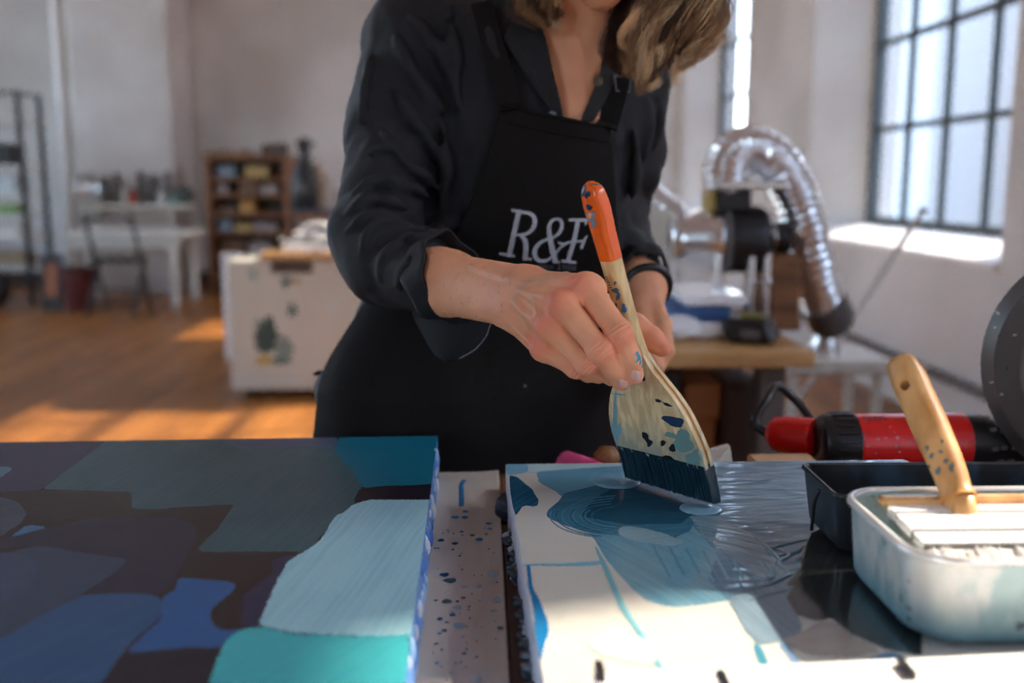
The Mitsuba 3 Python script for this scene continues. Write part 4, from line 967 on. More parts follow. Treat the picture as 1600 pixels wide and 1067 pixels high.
# embossed marks on the middle band
mk = [box((.331 + .0125 * i + (.004 if j else 0), .572, .9352), (.332 + .0125 * i + (.004 if j else 0), .579, .9358), 0) for i in range(4) for j in (0, 1)]
part(wb + '__ferrule_band_001', 'embossed_marks', cat(*mk[:7]), 'alu_rim')
ha, hb_, hc = at(1497, 778, .630), at(1448, 655, .655), at(1404, 556, .675)
pth = spline([ha, ha * .62 + hb_ * .38 + RIGHT * .001, hb_, hc], 70)
s_ = np.linspace(0, 1, 70)
rad_ = np.interp(s_, [0, .04, .1, .3, .6, .9, .965, .99, 1], [.0120, .0104, .0098, .0106, .0118, .0117, .0100, .0070, .002])
from scipy.ndimage import gaussian_filter1d
rad_[2:-4] = gaussian_filter1d(rad_, 2.0)[2:-4]
hm = tube(pth, rad_, 44)
dh = unit(hc - hb_); side = unit(np.cross(dh, FWD))
hole_c = pth[57]
hole = tube([hole_c - unit(RIGHT + .9 * np.cross(dh, RIGHT)) * .03, hole_c + unit(RIGHT + .9 * np.cross(dh, RIGHT)) * .03], .0036, 20)
try:
    hm = to_mesh(manifold(hm) - manifold(hole))
except Exception: pass
part(wb, 'handle', hm, 'beech', 45)
part(wb, 'neck', tube([ha + [0, 0, -.012], ha + [0, 0, -.004], ha + [0, 0, .004]], [.0165, .0135, .0108], 32, flat=.8), 'beech', True)
def march_mesh(m, px, py):
    d = ray(px, py); loc, ir, it = m.ray.intersects_location([CAM], [d])
    if len(loc) == 0: return None
    k = np.argmin(np.linalg.norm(loc - CAM, axis=1)); return loc[k], m.face_normals[it[k]]
def decal(parent, name, m, px, py, wpx, hpx_, key, seed, lift=.0003, ang=0.0, poly=None):
    """A thin patch of dried paint on the surface of m, at the point the pixel shows; its outline is laid on the surface."""
    h = march_mesh(m, px, py)
    if h is None: return
    c, nrm = h; dep = (c - CAM) @ FWD; s = dep / FPX
    r = np.random.RandomState(seed); a = np.linspace(0, 2 * np.pi, 22, endpoint=False)
    rr = 1 + .16 * np.sin(2 * a + 6 * r.rand()) + .14 * np.sin(3 * a + 6 * r.rand()) + .08 * np.sin(5 * a + 6 * r.rand())
    rings = [np.zeros((1, 2))]
    o = np.stack([np.cos(a) * rr * wpx / 2, np.sin(a) * rr * hpx_ / 2], 1)
    if ang: o = o @ np.array([[math.cos(ang), math.sin(ang)], [-math.sin(ang), math.cos(ang)]])
    pts = [c + nrm * lift]
    ok = []
    for k in (.5, 1.0):
        for x, y in o * k:
            hh = march_mesh(m, px + x, py + y)
            pts.append((hh[0] + hh[1] * lift) if hh is not None and np.linalg.norm(hh[0] - c) < .05 else pts[0] if k == .5 else pts[len(pts) - 22])
    n_ = 22; f = []
    for i in range(n_):
        j = (i + 1) % n_
        f += [[0, 1 + j, 1 + i], [1 + i, 1 + j, 1 + n_ + j], [1 + i, 1 + n_ + j, 1 + n_ + i]]
    q_ = trimesh.Trimesh(np.array(pts), np.array(f), process=False)
    part(parent, name, q_, key)
for i, (px, py, w, h) in enumerate([(1456, 712, 7, 9), (1466, 736, 8, 13), (1478, 720, 7, 7), (1487, 730, 8, 14), (1449, 700, 6, 8), (1470, 706, 6, 5), (1472, 690, 5, 5), (1452, 728, 4, 5)]):
    decal(wb + '__handle', 'paint_fleck', hm, px, py, w, h, 'fleck_slate', i)

# red heat gun
hg = thing('heat_gun', 'red heat gun with black vented end caps lying on the table behind the black pan', 'heat gun')
gy, gz, R0 = 1.000, TZ + .0310, .0302
def gx_(px): return on_y(px, 690, gy)[0]
G0 = gx_(1300)
def gl(profile, n=40): # (radius, pixel column)
    return xlathe([(r, gx_(px) - G0) for r, px in profile], np.array([G0, gy, gz]), n)
part(hg, 'body', gl([(0, 1328), (R0 * .97, 1328), (R0, 1336), (R0, 1440), (R0 * 1.03, 1480), (R0 * 1.0, 1502), (0, 1503)]), 'red_gun', 30)
part(hg, 'intake_cap', gl([(0, 1276), (R0 * .62, 1274), (R0 * .9, 1280), (R0 * 1.02, 1290), (R0 * 1.02, 1332), (0, 1333)]), 'black_plastic', 30)
for k in range(22):
    a = k * 2 * math.pi / 22
    rr = R0 * 1.01
    y, z = gy + rr * math.cos(a), gz + rr * math.sin(a)
    part(hg + '__intake_cap', 'cap_rib', move(box((0, -.0016, -.0016), (gx_(1330) - gx_(1296), .0016, .0022), .0006), gx_(1296), y, z, rx=math.degrees(a) - 90), 'black_plastic')
part(hg, 'nozzle_guard', gl([(0, 1501), (R0 * .97, 1501), (R0 * .95, 1530), (R0 * .82, 1546), (R0 * .78, 1590), (0, 1592)]), 'black_plastic', 30)
for k in range(9):
    a = k * 2 * math.pi / 9 + .35
    for px in (1528, 1545, 1562):
        rr = R0 * (.95 if px < 1540 else .80)
        part(hg + '__nozzle_guard', 'guard_slot', move(box((0, -.0022, -.0005), (.007, .0022, .0010), .0004), gx_(px), gy + rr * math.cos(a), gz + rr * math.sin(a), rx=math.degrees(a) - 90), 'grey_metal')
hgp = spline([(gx_(1283), gy + .012, gz + .002), (gx_(1258), gy + .03, gz + .000), (gx_(1238), gy + .045, gz - .002), (gx_(1222), gy + .055, gz - .004)], 18)
part(hg, 'handle', tube(hgp, np.interp(np.linspace(0, 1, 18), [0, .45, .75, .92, 1], [.0205, .0205, .0185, .0125, .003]), 24), 'red_gun', True)
for k in range(6):
    x = gx_(1342 + 6 * k)
    part(hg + '__body', 'vent_slot', move(box((0, -.004, -.0006), (.0022, .004, .0009), .0004), x, gy - .010, gz + R0 * .93, rx=20, rz=12), 'red_dark')
decal_m = gl([(0, 1328), (R0 * .97, 1328), (R0, 1336), (R0, 1440), (R0 * 1.03, 1480), (R0 * 1.0, 1502), (0, 1503)])
for i, (px, py, w) in enumerate([(1372, 686, 5), (1384, 684, 4), (1398, 675, 3.5), (1402, 684, 6), (1400, 697, 4), (1368, 708, 4), (1346, 684, 12), (1355, 696, 4), (1405, 706, 4), (1390, 668, 3), (1352, 660, 3)]):
    decal(hg + '__body', 'paint_spot', decal_m, px, py, w, w, 'spot_rose' if i != 6 else 'spot_grey', 40 + i)

# dark round griddle pan standing on edge at the right
gp = thing('griddle_pan', 'dark grey round pan standing on edge and cut by the right side of the photo', 'pan')
Rg = .1235
prof = [(0, 0), (.040, 0), (.078, .001), (.083, -.0015), (.088, .001), (.108, .004), (.119, .013), (Rg, .016), (Rg, .021), (.1195, .0205), (.115, .012), (.1, .009), (0, .009)]
gc = at(1738, 592, .930)
gm = lathe(prof[::-1], 72)
dir_ = unit(CAM - gc + np.array([-.22, 0, -.1]))
ax_ = unit(np.cross([0, 0, 1], dir_)); ay_ = np.cross(dir_, ax_)
gmm = frame(gm, gc - dir_ * .012, ax_, ay_, -dir_ * 1.0); gmm.faces = gmm.faces[:, ::-1] if gmm.volume < 0 else gmm.faces
dz_ = gmm.vertices[:, 2].min() - TZ
gmm.vertices[:, 2] -= dz_
part(gp, 'body', gmm, 'griddle', 30)
part(gp, 'handle', tube(spline([gc + ax_ * (Rg - .005) - [0, 0, dz_], gc + ax_ * (Rg + .05) - [0, 0, dz_ - .01], gc + ax_ * (Rg + .13) - [0, 0, dz_ - .01]], 16), .010, 16, flat=.6), 'black_plastic', True)
part(gp, 'stand_bracket', box((gc[0] + .02, gc[1] + .02, TZ), (gc[0] + .08, gc[1] + .09, TZ + .06), .004), 'black_metal')
for i in range(9):
    rg_ = np.random.RandomState(i + 60)
    decal(gp + '__body', 'paint_fleck', gmm, 1548 + 46 * rg_.rand(), 480 + 240 * rg_.rand(), 4 + 3 * rg_.rand(), 3, 'spot_pale' if i % 3 else 'speck_dark', i)
part(hg, 'power_cord', tube(spline([hgp[-1] + [0, -.004, 0], hgp[-1] + [-.012, .006, .012], (gx_(1228), 1.075, gz + .030), (gx_(1256), 1.10, gz + .040), (gx_(1290), 1.10, gz + .022), (gx_(1330), 1.07, gz - .010), (gx_(1420), 1.045, TZ + .005), (gx_(1560), 1.03, TZ + .005)], 60), .0048, 10), 'black_plastic', True)

# ------------------------------------------------------------------ the broad brush in the painter's hand
pl0, pr0 = on_z(975, 745, RZ), on_z(1125, 790, RZ)
wdir = unit(pr0 - pl0)
base_c = at(1037, 713, .812)
top_c = at(923, 287, .752)
adir = unit(top_c - base_c)
wdir = unit(wdir - adir * (wdir @ adir) * .55); wdir_o = unit(wdir - adir * (wdir @ adir)); ndir = np.cross(wdir_o, adir)
if ndir @ (CAM - base_c) < 0: ndir = -ndir
LEN = np.linalg.norm(top_c - base_c)
tl = math.radians(-4.5)                                # the blade sits a little askew on its handle
wdir_o, adir_b = unit(wdir_o * math.cos(tl) + adir * math.sin(tl)), adir
def B(x, y, z=0.0): return base_c + wdir_o * x + adir * y + ndir * z
def bframe(m):
    m = m.copy(); v = m.vertices; m.vertices = base_c + v[:, :1] * wdir_o + v[:, 1:2] * adir + v[:, 2:3] * ndir
    if m.volume < 0: m.faces = m.faces[:, ::-1]
    return m
fb_ = thing('broad_brush', 'broad wooden paint brush with orange handle tip held over the wet panel', 'brush')
yy = np.array([0, .012, .03, .046, .060, .072, .082, .092])
ww = np.array([.0470, .0475, .0450, .0395, .0315, .0225, .0150, .0108])
yf = np.linspace(0, .092, 40); wf_ = np.interp(yf, yy, ww)
from scipy.interpolate import PchipInterpolator
wf_ = PchipInterpolator(yy, ww)(yf)
skew = lambda y: np.interp(y, [0, .03, .08, .1], [0.0, -.0015, .0, .0])
def blade_mesh(z0, z1, inset):
    w = np.maximum(wf_ - inset, .003); p = np.r_[np.c_[-w + skew(yf), yf], np.c_[w + skew(yf), yf][::-1]]
    m = extrude(Polygon(p).buffer(0), 1.0)
    t = m.vertices[:, 2]; y = m.vertices[:, 1]
    th = np.interp(y, [0, .05, .092], [1, .95, .80])
    m.vertices[:, 2] = (z0 + (z1 - z0) * t) * th
    return m
def blade_col(p, n, uv):
    a = pfbm(p.x * 150, p.y * 150, p.z * 40, 4); g = pfbm(p.x * 260, p.y * 260, p.z * 20, 3)
    c = pmix(S(218, 194, 148), S(192, 168, 124), pstep(.3, .7, g))
    low = 1 - pstep(0.0, .030, p.z - RZ - .036 + .05 * (a - .5))
    return pmix(c, S(92, 130, 134), low * .6)
mat('blade_wood', mikit.proc(blade_col), 0.42)
fm = bframe(blade_mesh(.0016, .0052, 0)); part(fb_, 'blade', fm, 'blade_wood', 35)
part(fb_, 'blade', bframe(blade_mesh(-.0052, -.0016, 0)), 'blade_wood', 35)
part(fb_, 'core', bframe(blade_mesh(-.0018, .0018, .0012)), 'core_orange', 35)
hy = np.linspace(.080, LEN + .002, 60)
hw = np.interp(hy, [.080, .092, .12, .18, LEN - .02, LEN - .006, LEN, LEN + .002], [.0145, .0105, .0078, .0078, .0098, .0092, .0062, .0022])
hw = PchipInterpolator([.080, .092, .115, .15, .19, LEN - .018, LEN - .006, LEN - .001, LEN + .002], [.0150, .0110, .0082, .0078, .0086, .0100, .0088, .0060, .0018])(hy)
hd = PchipInterpolator([.080, .10, .14, LEN - .018, LEN - .006, LEN - .001, LEN + .002], [.0050, .0062, .0068, .0074, .0064, .0045, .0015])(hy)
def handle_mesh(sel, grow=0):
    n = 28; a = np.arange(n) * 2 * np.pi / n; ex = .62
    ca, sa = np.sign(np.cos(a)) * np.abs(np.cos(a)) ** ex, np.sign(np.sin(a)) * np.abs(np.sin(a)) ** ex
    ys, ws2, ds = hy[sel], hw[sel] + grow, hd[sel] + grow
    v = np.vstack([np.c_[ca * w, np.full(n, y), sa * d] for y, w, d in zip(ys, ws2, ds)])
    i = np.arange(n); j = (i + 1) % n; f = []
    for k in range(len(ys) - 1):
        f += [np.stack([k * n + i, k * n + j, (k + 1) * n + j], 1), np.stack([k * n + i, (k + 1) * n + j, (k + 1) * n + i], 1)]
    v = np.vstack([v, [0, ys[0], 0], [0, ys[-1], 0]])
    f += [np.stack([i * 0 + len(v) - 2, j, i], 1), np.stack([i * 0 + len(v) - 1, (len(ys) - 1) * n + i, (len(ys) - 1) * n + j], 1)]
    return bframe(trimesh.Trimesh(v, np.vstack(f), process=False))
cut = int(np.argmin(np.abs(hy - (LEN - .060))))
hmm = handle_mesh(np.arange(0, cut + 2)); part(fb_, 'handle', hmm, 'handle_wood', 40)
tip = handle_mesh(np.arange(cut, 60), .00025); part(fb_, 'painted_tip', tip, 'orange_lacquer', 40, label='orange lacquered end of the handle')
for i, (px, py, w, h, key) in enumerate([(910, 297, 12, 18, 'tip_blue'), (918, 304, 8, 12, 'tip_blue'), (932, 288, 14, 2.5, 'speck_teal'), (922, 338, 16, 18, 'spot_grey'), (921, 324, 9, 9, 'tip_blue'), (928, 350, 9, 10, 'spot_grey')]):
    decal(fb_ + '__painted_tip', 'paint_mark', tip, px, py, w, h, key, 80 + i, lift=.0003)
decal(fb_ + '__painted_tip', 'hang_hole', tip, 922.5, 336, 7, 9, 'tip_light', 99, lift=.0006)
for i, (px, py, w, h, key) in enumerate([(933, 397, 5, 3, 'tip_blue'), (939, 402, 7, 3, 'tip_blue'), (936, 407, 5, 4, 'tip_blue'), (961, 442, 5, 5, 'speck_mid'), (962, 454, 10, 9, 'speck_mid'), (966, 463, 6, 12, 'speck_mid'), (975, 482, 7, 16, 'speck_mid'), (947, 447, 3, 5, 'speck_dark'), (963, 480, 4, 12, 'speck_dark'),
                                          (948, 433, 4, 1.6, 'speck_dark'), (949.5, 437, 4, 1.6, 'speck_dark'), (951, 441, 4, 1.6, 'speck_dark'), (952.5, 445, 4, 1.6, 'speck_dark'), (954, 449, 4, 1.6, 'speck_dark')]):
    decal(fb_ + '__handle', 'paint_mark', hmm, px, py, w, h, key, 120 + i)
for i, (px, py, w, h, a, key) in enumerate([(1029, 626, 12, 4, .2, 'speck_dark'), (1043, 632, 16, 4, .3, 'speck_dark'), (1053, 658, 30, 17, .35, 'tip_blue'), (1010, 684, 9, 20, -.6, 'speck_dark'), (1015, 692, 8, 12, -.2, 'speck_dark'), (1036, 692, 9, 8, .5, 'speck_dark'), (1051, 700, 8, 14, -.2, 'speck_dark'),
                                             (961, 650, 7, 66, .05, 'patch_blue'), (966, 676, 8, 30, .1, 'patch_blue'), (968, 616, 26, 2, .15, 'patch_blue'), (1068, 690, 30, 34, .5, 'patch_teal'), (1085, 715, 26, 24, .3, 'patch_teal'), (1050, 680, 22, 9, .2, 'patch_teal'), (1020, 716, 30, 8, .3, 'patch_teal'), (1006, 592, 5, 7, 0, 'speck_dark'), (1046, 718, 26, 9, .35, 'speck_dark'), (1092, 738, 20, 8, .4, 'speck_dark')]):
    decal(fb_ + '__blade', 'paint_mark', fm, px, py, w, h, key, 160 + i, ang=a)
# bristles: a dense block bent where it touches the panel, fringed with separate hairs
rb = np.random.RandomState(12)
def bristle(x, z, l, bend, r):
    s = np.linspace(0, 1, 6)
    p = np.array([B(x * (1 + .02 * t), .003 - l * t, z * (1 - .25 * t)) for t in s])
    sweep = (-wdir_o * .4 - FWD * .0 + np.array([-.25, -.25, 0])) * bend
    p = p + sweep * (s ** 2.2)[:, None]
    return p
def tipz(x, z, bend):
    lo, hi = .012, .06
    for _ in range(18):
        l = (lo + hi) / 2
        if bristle(x, z, l, bend, 0)[-1][2] > RZ + .0042: lo = l
        else: hi = l
    return lo
bm = []
for i in range(1500):
    x = (rb.rand() * 2 - 1) * .0462; z = (rb.rand() * 2 - 1) * .0062
    l = min(tipz(x, z, .003), .0475) - abs(rb.randn()) * .0012
    p = bristle(x, z, l, .003 + .0006 * rb.randn(), 0) + wdir_o * 0
    bm.append(tube(p, np.interp(np.linspace(0, 1, 6), [0, .8, 1], [.00062, .00055, .00018]), 4, cap=False))
core_p = []
for x in np.linspace(-.0455, .0455, 24):
    for z in (-.0052, .0052):
        l = min(tipz(x, z, .003), .0475) * .95
        core_p.append(bristle(x, z, l, .003, 0))
core_p = np.array(core_p).reshape(24, 2, 6, 3)
v = core_p.reshape(-1, 3); idx = np.arange(len(v)).reshape(24, 2, 6); f = []
def quad(a, b, c, d): f.extend([[a, b, c], [a, c, d]])
for i in range(23):
    for k in range(5):
        quad(idx[i, 1, k], idx[i + 1, 1, k], idx[i + 1, 1, k + 1], idx[i, 1, k + 1]); quad(idx[i, 0, k], idx[i, 0, k + 1], idx[i + 1, 0, k + 1], idx[i + 1, 0, k])
    quad(idx[i, 0, 5], idx[i, 1, 5], idx[i + 1, 1, 5], idx[i + 1, 0, 5]); quad(idx[i, 0, 0], idx[i + 1, 0, 0], idx[i + 1, 1, 0], idx[i, 1, 0])
for k in range(5):
    quad(idx[0, 0, k], idx[0, 1, k], idx[0, 1, k + 1], idx[0, 0, k + 1]); quad(idx[23, 0, k], idx[23, 0, k + 1], idx[23, 1, k + 1], idx[23, 1, k])
part(fb_, 'bristles', cat(trimesh.Trimesh(v, np.array(f), process=False), *bm), 'bristle_teal', label='dark teal bristles loaded with paint')
# ------------------------------------------------------------------ the painter
pn = thing('person', 'person in black shirt and black apron stroking a broad brush over the right panel', 'person')
def J(rows): return [at(x, y, d) for x, y, d in rows]
def mm(r): return np.asarray(r) / 1000.0

# right hand: bones as (pixel column, pixel row, optical depth)
WR = at(800, 462, .805)
MC0 = J([(820, 441, .808), (806, 452, .809), (797, 468, .810), (792, 486, .812)])
MCP = J([(916, 449, .752), (880, 476, .747), (861, 512, .757), (850, 546, .774)])
PIP = J([(967, 519, .734), (936, 545, .733), (917, 566, .747), (899, 574, .770)])
DIP = J([(984, 558, .742), (958, 574, .744), (940, 578, .762), (919, 583, .788)])
TIP = J([(991, 586, .754), (971, 596, .757), (955, 590, .778), (936, 588, .800)])
FR = mm([[10.6, 9.5, 8.4, 7.2], [10.4, 9.4, 8.3, 7.1], [9.8, 8.9, 7.9, 6.8], [9.0, 7.8, 7.0, 6.0]])
THB = J([(846, 470, .818), (930, 480, .815), (992, 512, .800), (1018, 530, .797), (1034, 543, .795)])
THR = mm([15, 13.0, 10.5, 9.6, 7.6])
EL = at(575, 405, 1.000)
FOR = at(700, 440, .905)
upd = unit(np.cross(MCP[0] - MCP[3], MCP[1] - WR)); upd = upd if upd @ (CAM - MCP[1]) > 0 else -upd   # out of the back of the hand
def hand_sdf(p):
    sid = unit(MCP[0] - MCP[3])
    d = smin(cone(p, at(826, 441, .803), at(690, 424, .915), .0130, .0175), cone(p, at(799, 486, .805), at(684, 459, .915), .0130, .0175), .016)
    d = smin(d, cone(p, at(812, 463, .803), at(686, 442, .913), .0128, .0180), .014)
    d = smin(d, cone(p, FOR, EL, .0245, .028), .02)
    for k in range(4):
        d = smin(d, cone(p, MC0[k] - upd * .002, MCP[k] - upd * .0015, .0112, FR[k][0] * 1.0), .011)
    d = smin(d, cone(p, THB[0], THB[1], THR[0], THR[1]), .012)
    web = chain(p, [MCP[0] - upd * .008, THB[1] + (THB[2] - THB[1]) * .1], [.0085, .010]); d = smin(d, web, .012)
    # knuckles, tendons, veins
    for k in range(4):
        d = smin(d, np.linalg.norm(p - (MCP[k] + upd * .0032), axis=1) - FR[k][0] * .90, .007)
        a = MC0[k] + (MCP[k] - MC0[k]) * .15 + upd * .0096; b = MC0[k] + (MCP[k] - MC0[k]) * .84 + upd * .0092
        d = smin(d, cone(p, a, b, .0014, .0030), .0045)
    fing = None
    for k in range(4):
        f = smin(smin(cone(p, MCP[k], PIP[k], FR[k][0] * .98, FR[k][1] * .93), cone(p, PIP[k], DIP[k], FR[k][1] * .97, FR[k][2]), .004), cone(p, DIP[k], TIP[k], FR[k][2], FR[k][3]), .003)
        out = unit(PIP[k] - (MCP[k] + DIP[k]) / 2)
        f = smin(f, np.linalg.norm(p - (PIP[k] + out * .0012), axis=1) - FR[k][1] * .98, .004)
        # skin folds over the middle joint
        ax = unit(DIP[k] - MCP[k]); s = (p - PIP[k]) @ ax
        wgt = np.exp(-(s / .0062) ** 2) * np.clip(((p - PIP[k]) @ out) / .006, 0, 1)
        f = f + wgt * .0007 * np.sin(s * 2 * np.pi / .0031 + 1.2 * np.sin(k * 2.0))
        pad = unit(np.cross(np.cross(ax, upd), ax))
        fing = f if fing is None else np.minimum(fing, f) if k else f
    d = smin(d, fing, .0034)
    t = smin(smin(cone(p, THB[1], THB[2], THR[1], THR[2]), cone(p, THB[2], THB[3], THR[2], THR[3]), .006), cone(p, THB[3], THB[4], THR[3], THR[4]), .004)
    d = smin(d, t, .005)
    return d
VEINS = []
for pts in ([(736, 416), (768, 428), (796, 436), (822, 446)], [(822, 446), (850, 440), (872, 433)], [(812, 455), (834, 470), (842, 492)], [(806, 470), (818, 492), (828, 512)], [(836, 436), (858, 432), (884, 428)]):
    VEINS.append([at(x, y, march(hand_sdf, x, y, .66, 1.0)) + FWD * .0011 for x, y in pts])
def hand_full(p):
    d = hand_sdf(p)
    for v_ in VEINS:
        a = np.array(v_); m = ((p > a.min(0) - .008) & (p < a.max(0) + .008)).all(1)
        if m.any(): d[m] = smin(d[m], chain(p[m], v_, [.0016] * len(v_), .001), .0040)
    d = d + .00022 * noisy(p, 260, 5, 2)
    return d
allj = np.array(MCP + PIP + DIP + TIP + THB + MC0 + [at(655, 440, .945)])
hand_mesh = sdf_mesh(hand_full, allj.min(0) - .026, allj.max(0) + .026, .00105)

# left hand hanging beside the apron
LW, LE = at(1006, 452, 1.085), at(962, 372, 1.190)
LK = J([(1034, 508, 1.045), (1026, 514, 1.062), (1016, 516, 1.078), (1006, 514, 1.090)])
LP = J([(1040, 548, 1.030), (1030, 556, 1.050), (1018, 556, 1.068), (1006, 552, 1.084)])
LD = J([(1026, 574, 1.030), (1016, 580, 1.050), (1006, 578, 1.068), (998, 572, 1.084)])
LT = J([(1012, 584, 1.038), (1002, 588, 1.056), (994, 584, 1.074), (988, 578, 1.088)])
LTH = J([(1002, 476, 1.068), (1006, 512, 1.046), (1016, 546, 1.026), (1026, 572, 1.018)])
def lhand_sdf(p):
    d = smin(cone(p, LW, LE, .0215, .032), cone(p, LW + RIGHT * .004, LE, .0205, .03), .01)
    for k in range(4):
        d = smin(d, cone(p, LW + (LK[k] - LW) * .12, LK[k], .0135, .0105), .010)
    for k in range(4):
        f = smin(smin(cone(p, LK[k], LP[k], .0102, .0092), cone(p, LP[k], LD[k], .0092, .0082), .003), cone(p, LD[k], LT[k], .0082, .007), .003)
        d = smin(d, f, .0035)
    return smin(d, chain(p, LTH, mm([14, 11.5, 9.6, 7.6]), .004), .006)
lj = np.array(LK + LP + LD + LT + LTH + [LW, (LW + LE) / 2])
lhand_mesh = sdf_mesh(lhand_sdf, lj.min(0) - .028, lj.max(0) + .028, .0018)

# trunk: (height, centre x, centre y, half width, half depth), from the silhouettes
def row(px0, px1, py, depth, half_depth):
    a, b = at(px0, py, depth), at(px1, py, depth)
    c = (a + b) / 2; return [c[2], c[0], c[1], np.linalg.norm(b - a) / 2, half_depth]
TR = np.array([[.0, -.01, 1.16, .15, .10], row(496, 962, 800, 1.155, .110), row(497, 972, 690, 1.150, .112), row(500, 980, 590, 1.145, .112), row(556, 965, 490, 1.150, .104), row(600, 985, 390, 1.150, .100), row(620, 1000, 300, 1.140, .100),
               row(630, 1016, 200, 1.125, .098), row(650, 1016, 110, 1.110, .088), row(680, 996, 40, 1.100, .074), row(745, 970, -20, 1.095, .060), row(842, 948, -60, 1.09, .04)])
TR[0] = [TR[1][0] - .12, *TR[1][1:]]
TWIST = math.radians(14)
def trunk(p, grow=0.0):
    z = p[:, 2]; c = [np.interp(z, TR[::1, 0], TR[:, k]) for k in range(1, 5)]
    x, y = p[:, 0] - c[0], p[:, 1] - c[1]
    ct_, st_ = math.cos(TWIST), math.sin(TWIST)
    x, y = x * ct_ + y * st_, -x * st_ + y * ct_
    a, b = c[2] + grow, c[3] + grow
    e = 2.5
    r = (np.abs(x / a) ** e + np.abs(y / b) ** e) ** (1 / e)
    d = (r - 1) * np.minimum(a, b) * .9
    return np.maximum(d, np.maximum(z - TR[-1, 0], TR[0, 0] - z))
order = np.argsort(TR[:, 0]); TR = TR[order]
NECK0, NECK1 = at(893, 60, 1.080), at(928, -95, 1.030)
HEAD = at(956, -180, .985)
hx_ = unit(RIGHT * .92 + FWD * -.38)                   # the head's own right, forward, up: bowed and turned to the work
hf_ = unit(np.cross([0, 0, 1], hx_)); hf_ = hf_ if hf_ @ FWD < 0 else -hf_
hu_ = unit(np.array([0, 0, 1.0]) + .38 * hf_); hf_ = unit(hf_ - hu_ * (hf_ @ hu_)); hx_ = np.cross(hf_, hu_)
def H(x, y, z): return HEAD + hx_ * x + hf_ * y + hu_ * z
AX = np.array([hx_, hf_, hu_])
def body_sdf(p):
    d = trunk(p, -.022)
    d = smin(d, cone(p, at(668, 12, 1.090), at(590, 390, 1.000), .034, .027), .03)
    d = smin(d, cone(p, EL, at(668, 437, .936), .027, .020), .012)
    d = smin(d, chain(p, [at(992, 130, 1.128), at(988, 250, 1.157), LE], [.030, .027, .026], .01), .02)
    d = smin(d, cone(p, LE, (LE + LW) / 2, .026, .023), .012)
    d = smin(d, cone(p, NECK0 + [0, 0, -.03], NECK1, .056, .049), .03)
    d = smin(d, cone(p, at(820, 40, 1.09), NECK0, .03, .045), .03)
    ch_ = smin(cone(p, at(862, 70, 1.078), at(888, 190, 1.066), .030, .030), cone(p, at(928, 80, 1.078), at(896, 190, 1.066), .030, .030), .03)
    d = smin(d, ch_, .02)
    for a, b in (((868, 88, 1.046), (905, 104, 1.046)),): d = smin(d, cone(p, at(*a), at(*b), .006, .004), .012)
    # head
    h = ellipsoid(p, H(0, -.008, .030), AX, np.array([.074, .094, .088]))
    h = smin(h, ellipsoid(p, H(0, .018, -.040), AX, np.array([.060, .070, .062])), .03)
    h = smin(h, np.linalg.norm(p - H(0, .066, -.088), axis=1) - .019, .022)
    h = smin(h, cone(p, H(0, .092, .012), H(0, .108, -.024), .007, .0095), .008)
    for s in (-1, 1):
        h = smin(h, np.linalg.norm(p - H(s * .009, .100, -.027), axis=1) - .006, .004)
        h = smin(h, cone(p, H(s * .018, .082, .024), H(s * .046, .068, .020), .007, .006), .010)
        h = smax(h, -(np.linalg.norm(p - H(s * .031, .094, .004), axis=1) - .014), .008)
        h = smin(h, np.linalg.norm(p - H(s * .031, .072, .003), axis=1) - .0125, .002)
        h = np.minimum(h, np.maximum(np.linalg.norm(p - H(s * .031, .0718, .003), axis=1) - .0139, -((p - H(s * .031, .072, .003)) @ (hu_ * .95 + hf_ * .1)) + .0030))
        h = smin(h, ellipsoid(p, H(s * .044, .066, -.022), AX, np.array([.02, .016, .016])), .012)
        h = smin(h, ellipsoid(p, H(s * .074, -.004, -.008), AX, np.array([.006, .018, .030])), .004)
    h = smin(h, cone(p, H(-.020, .086, -.056), H(.020, .086, -.056), .0055, .0055), .006)
    h = smin(h, cone(p, H(-.017, .085, -.066), H(.017, .085, -.066), .006, .006), .004)
    h = smax(h, -cone(p, H(-.022, .096, -.061), H(.022, .096, -.061), .003, .003), .002)
    d = smin(d, h, .022)
    # hips, legs and feet under the table
    return smin(d, legs(p, 0), .03)
HIPS = [TR[1][1:3] + [dx, 0] for dx in (-.085, .085)]
def legs(p, g):
    d = None
    for k, s in ((0, -1), (1, 1)):
        x, y = HIPS[k]
        e = chain(p, [np.array([x, y, .76]), np.array([x + s * .01, y - .01, .45]), np.array([x + s * .015, y + .02, .09])], [.078 + g, .054 + g, .042 + g], .02)
        d = e if d is None else smin(d, e, .02)
    return d
lo = np.array([-.32, .72, .06]); hi = np.array([.42, 1.42, 1.62])
body_low = sdf_mesh(body_sdf, lo, hi, .0052)
face = None
try:
    bm_ = manifold(hand_mesh) + manifold(lhand_mesh) + manifold(body_low)
    body_mesh = to_mesh(bm_)
    if len(body_mesh.faces) < 1000: raise ValueError
except Exception: body_mesh = cat(hand_mesh, lhand_mesh, body_low)
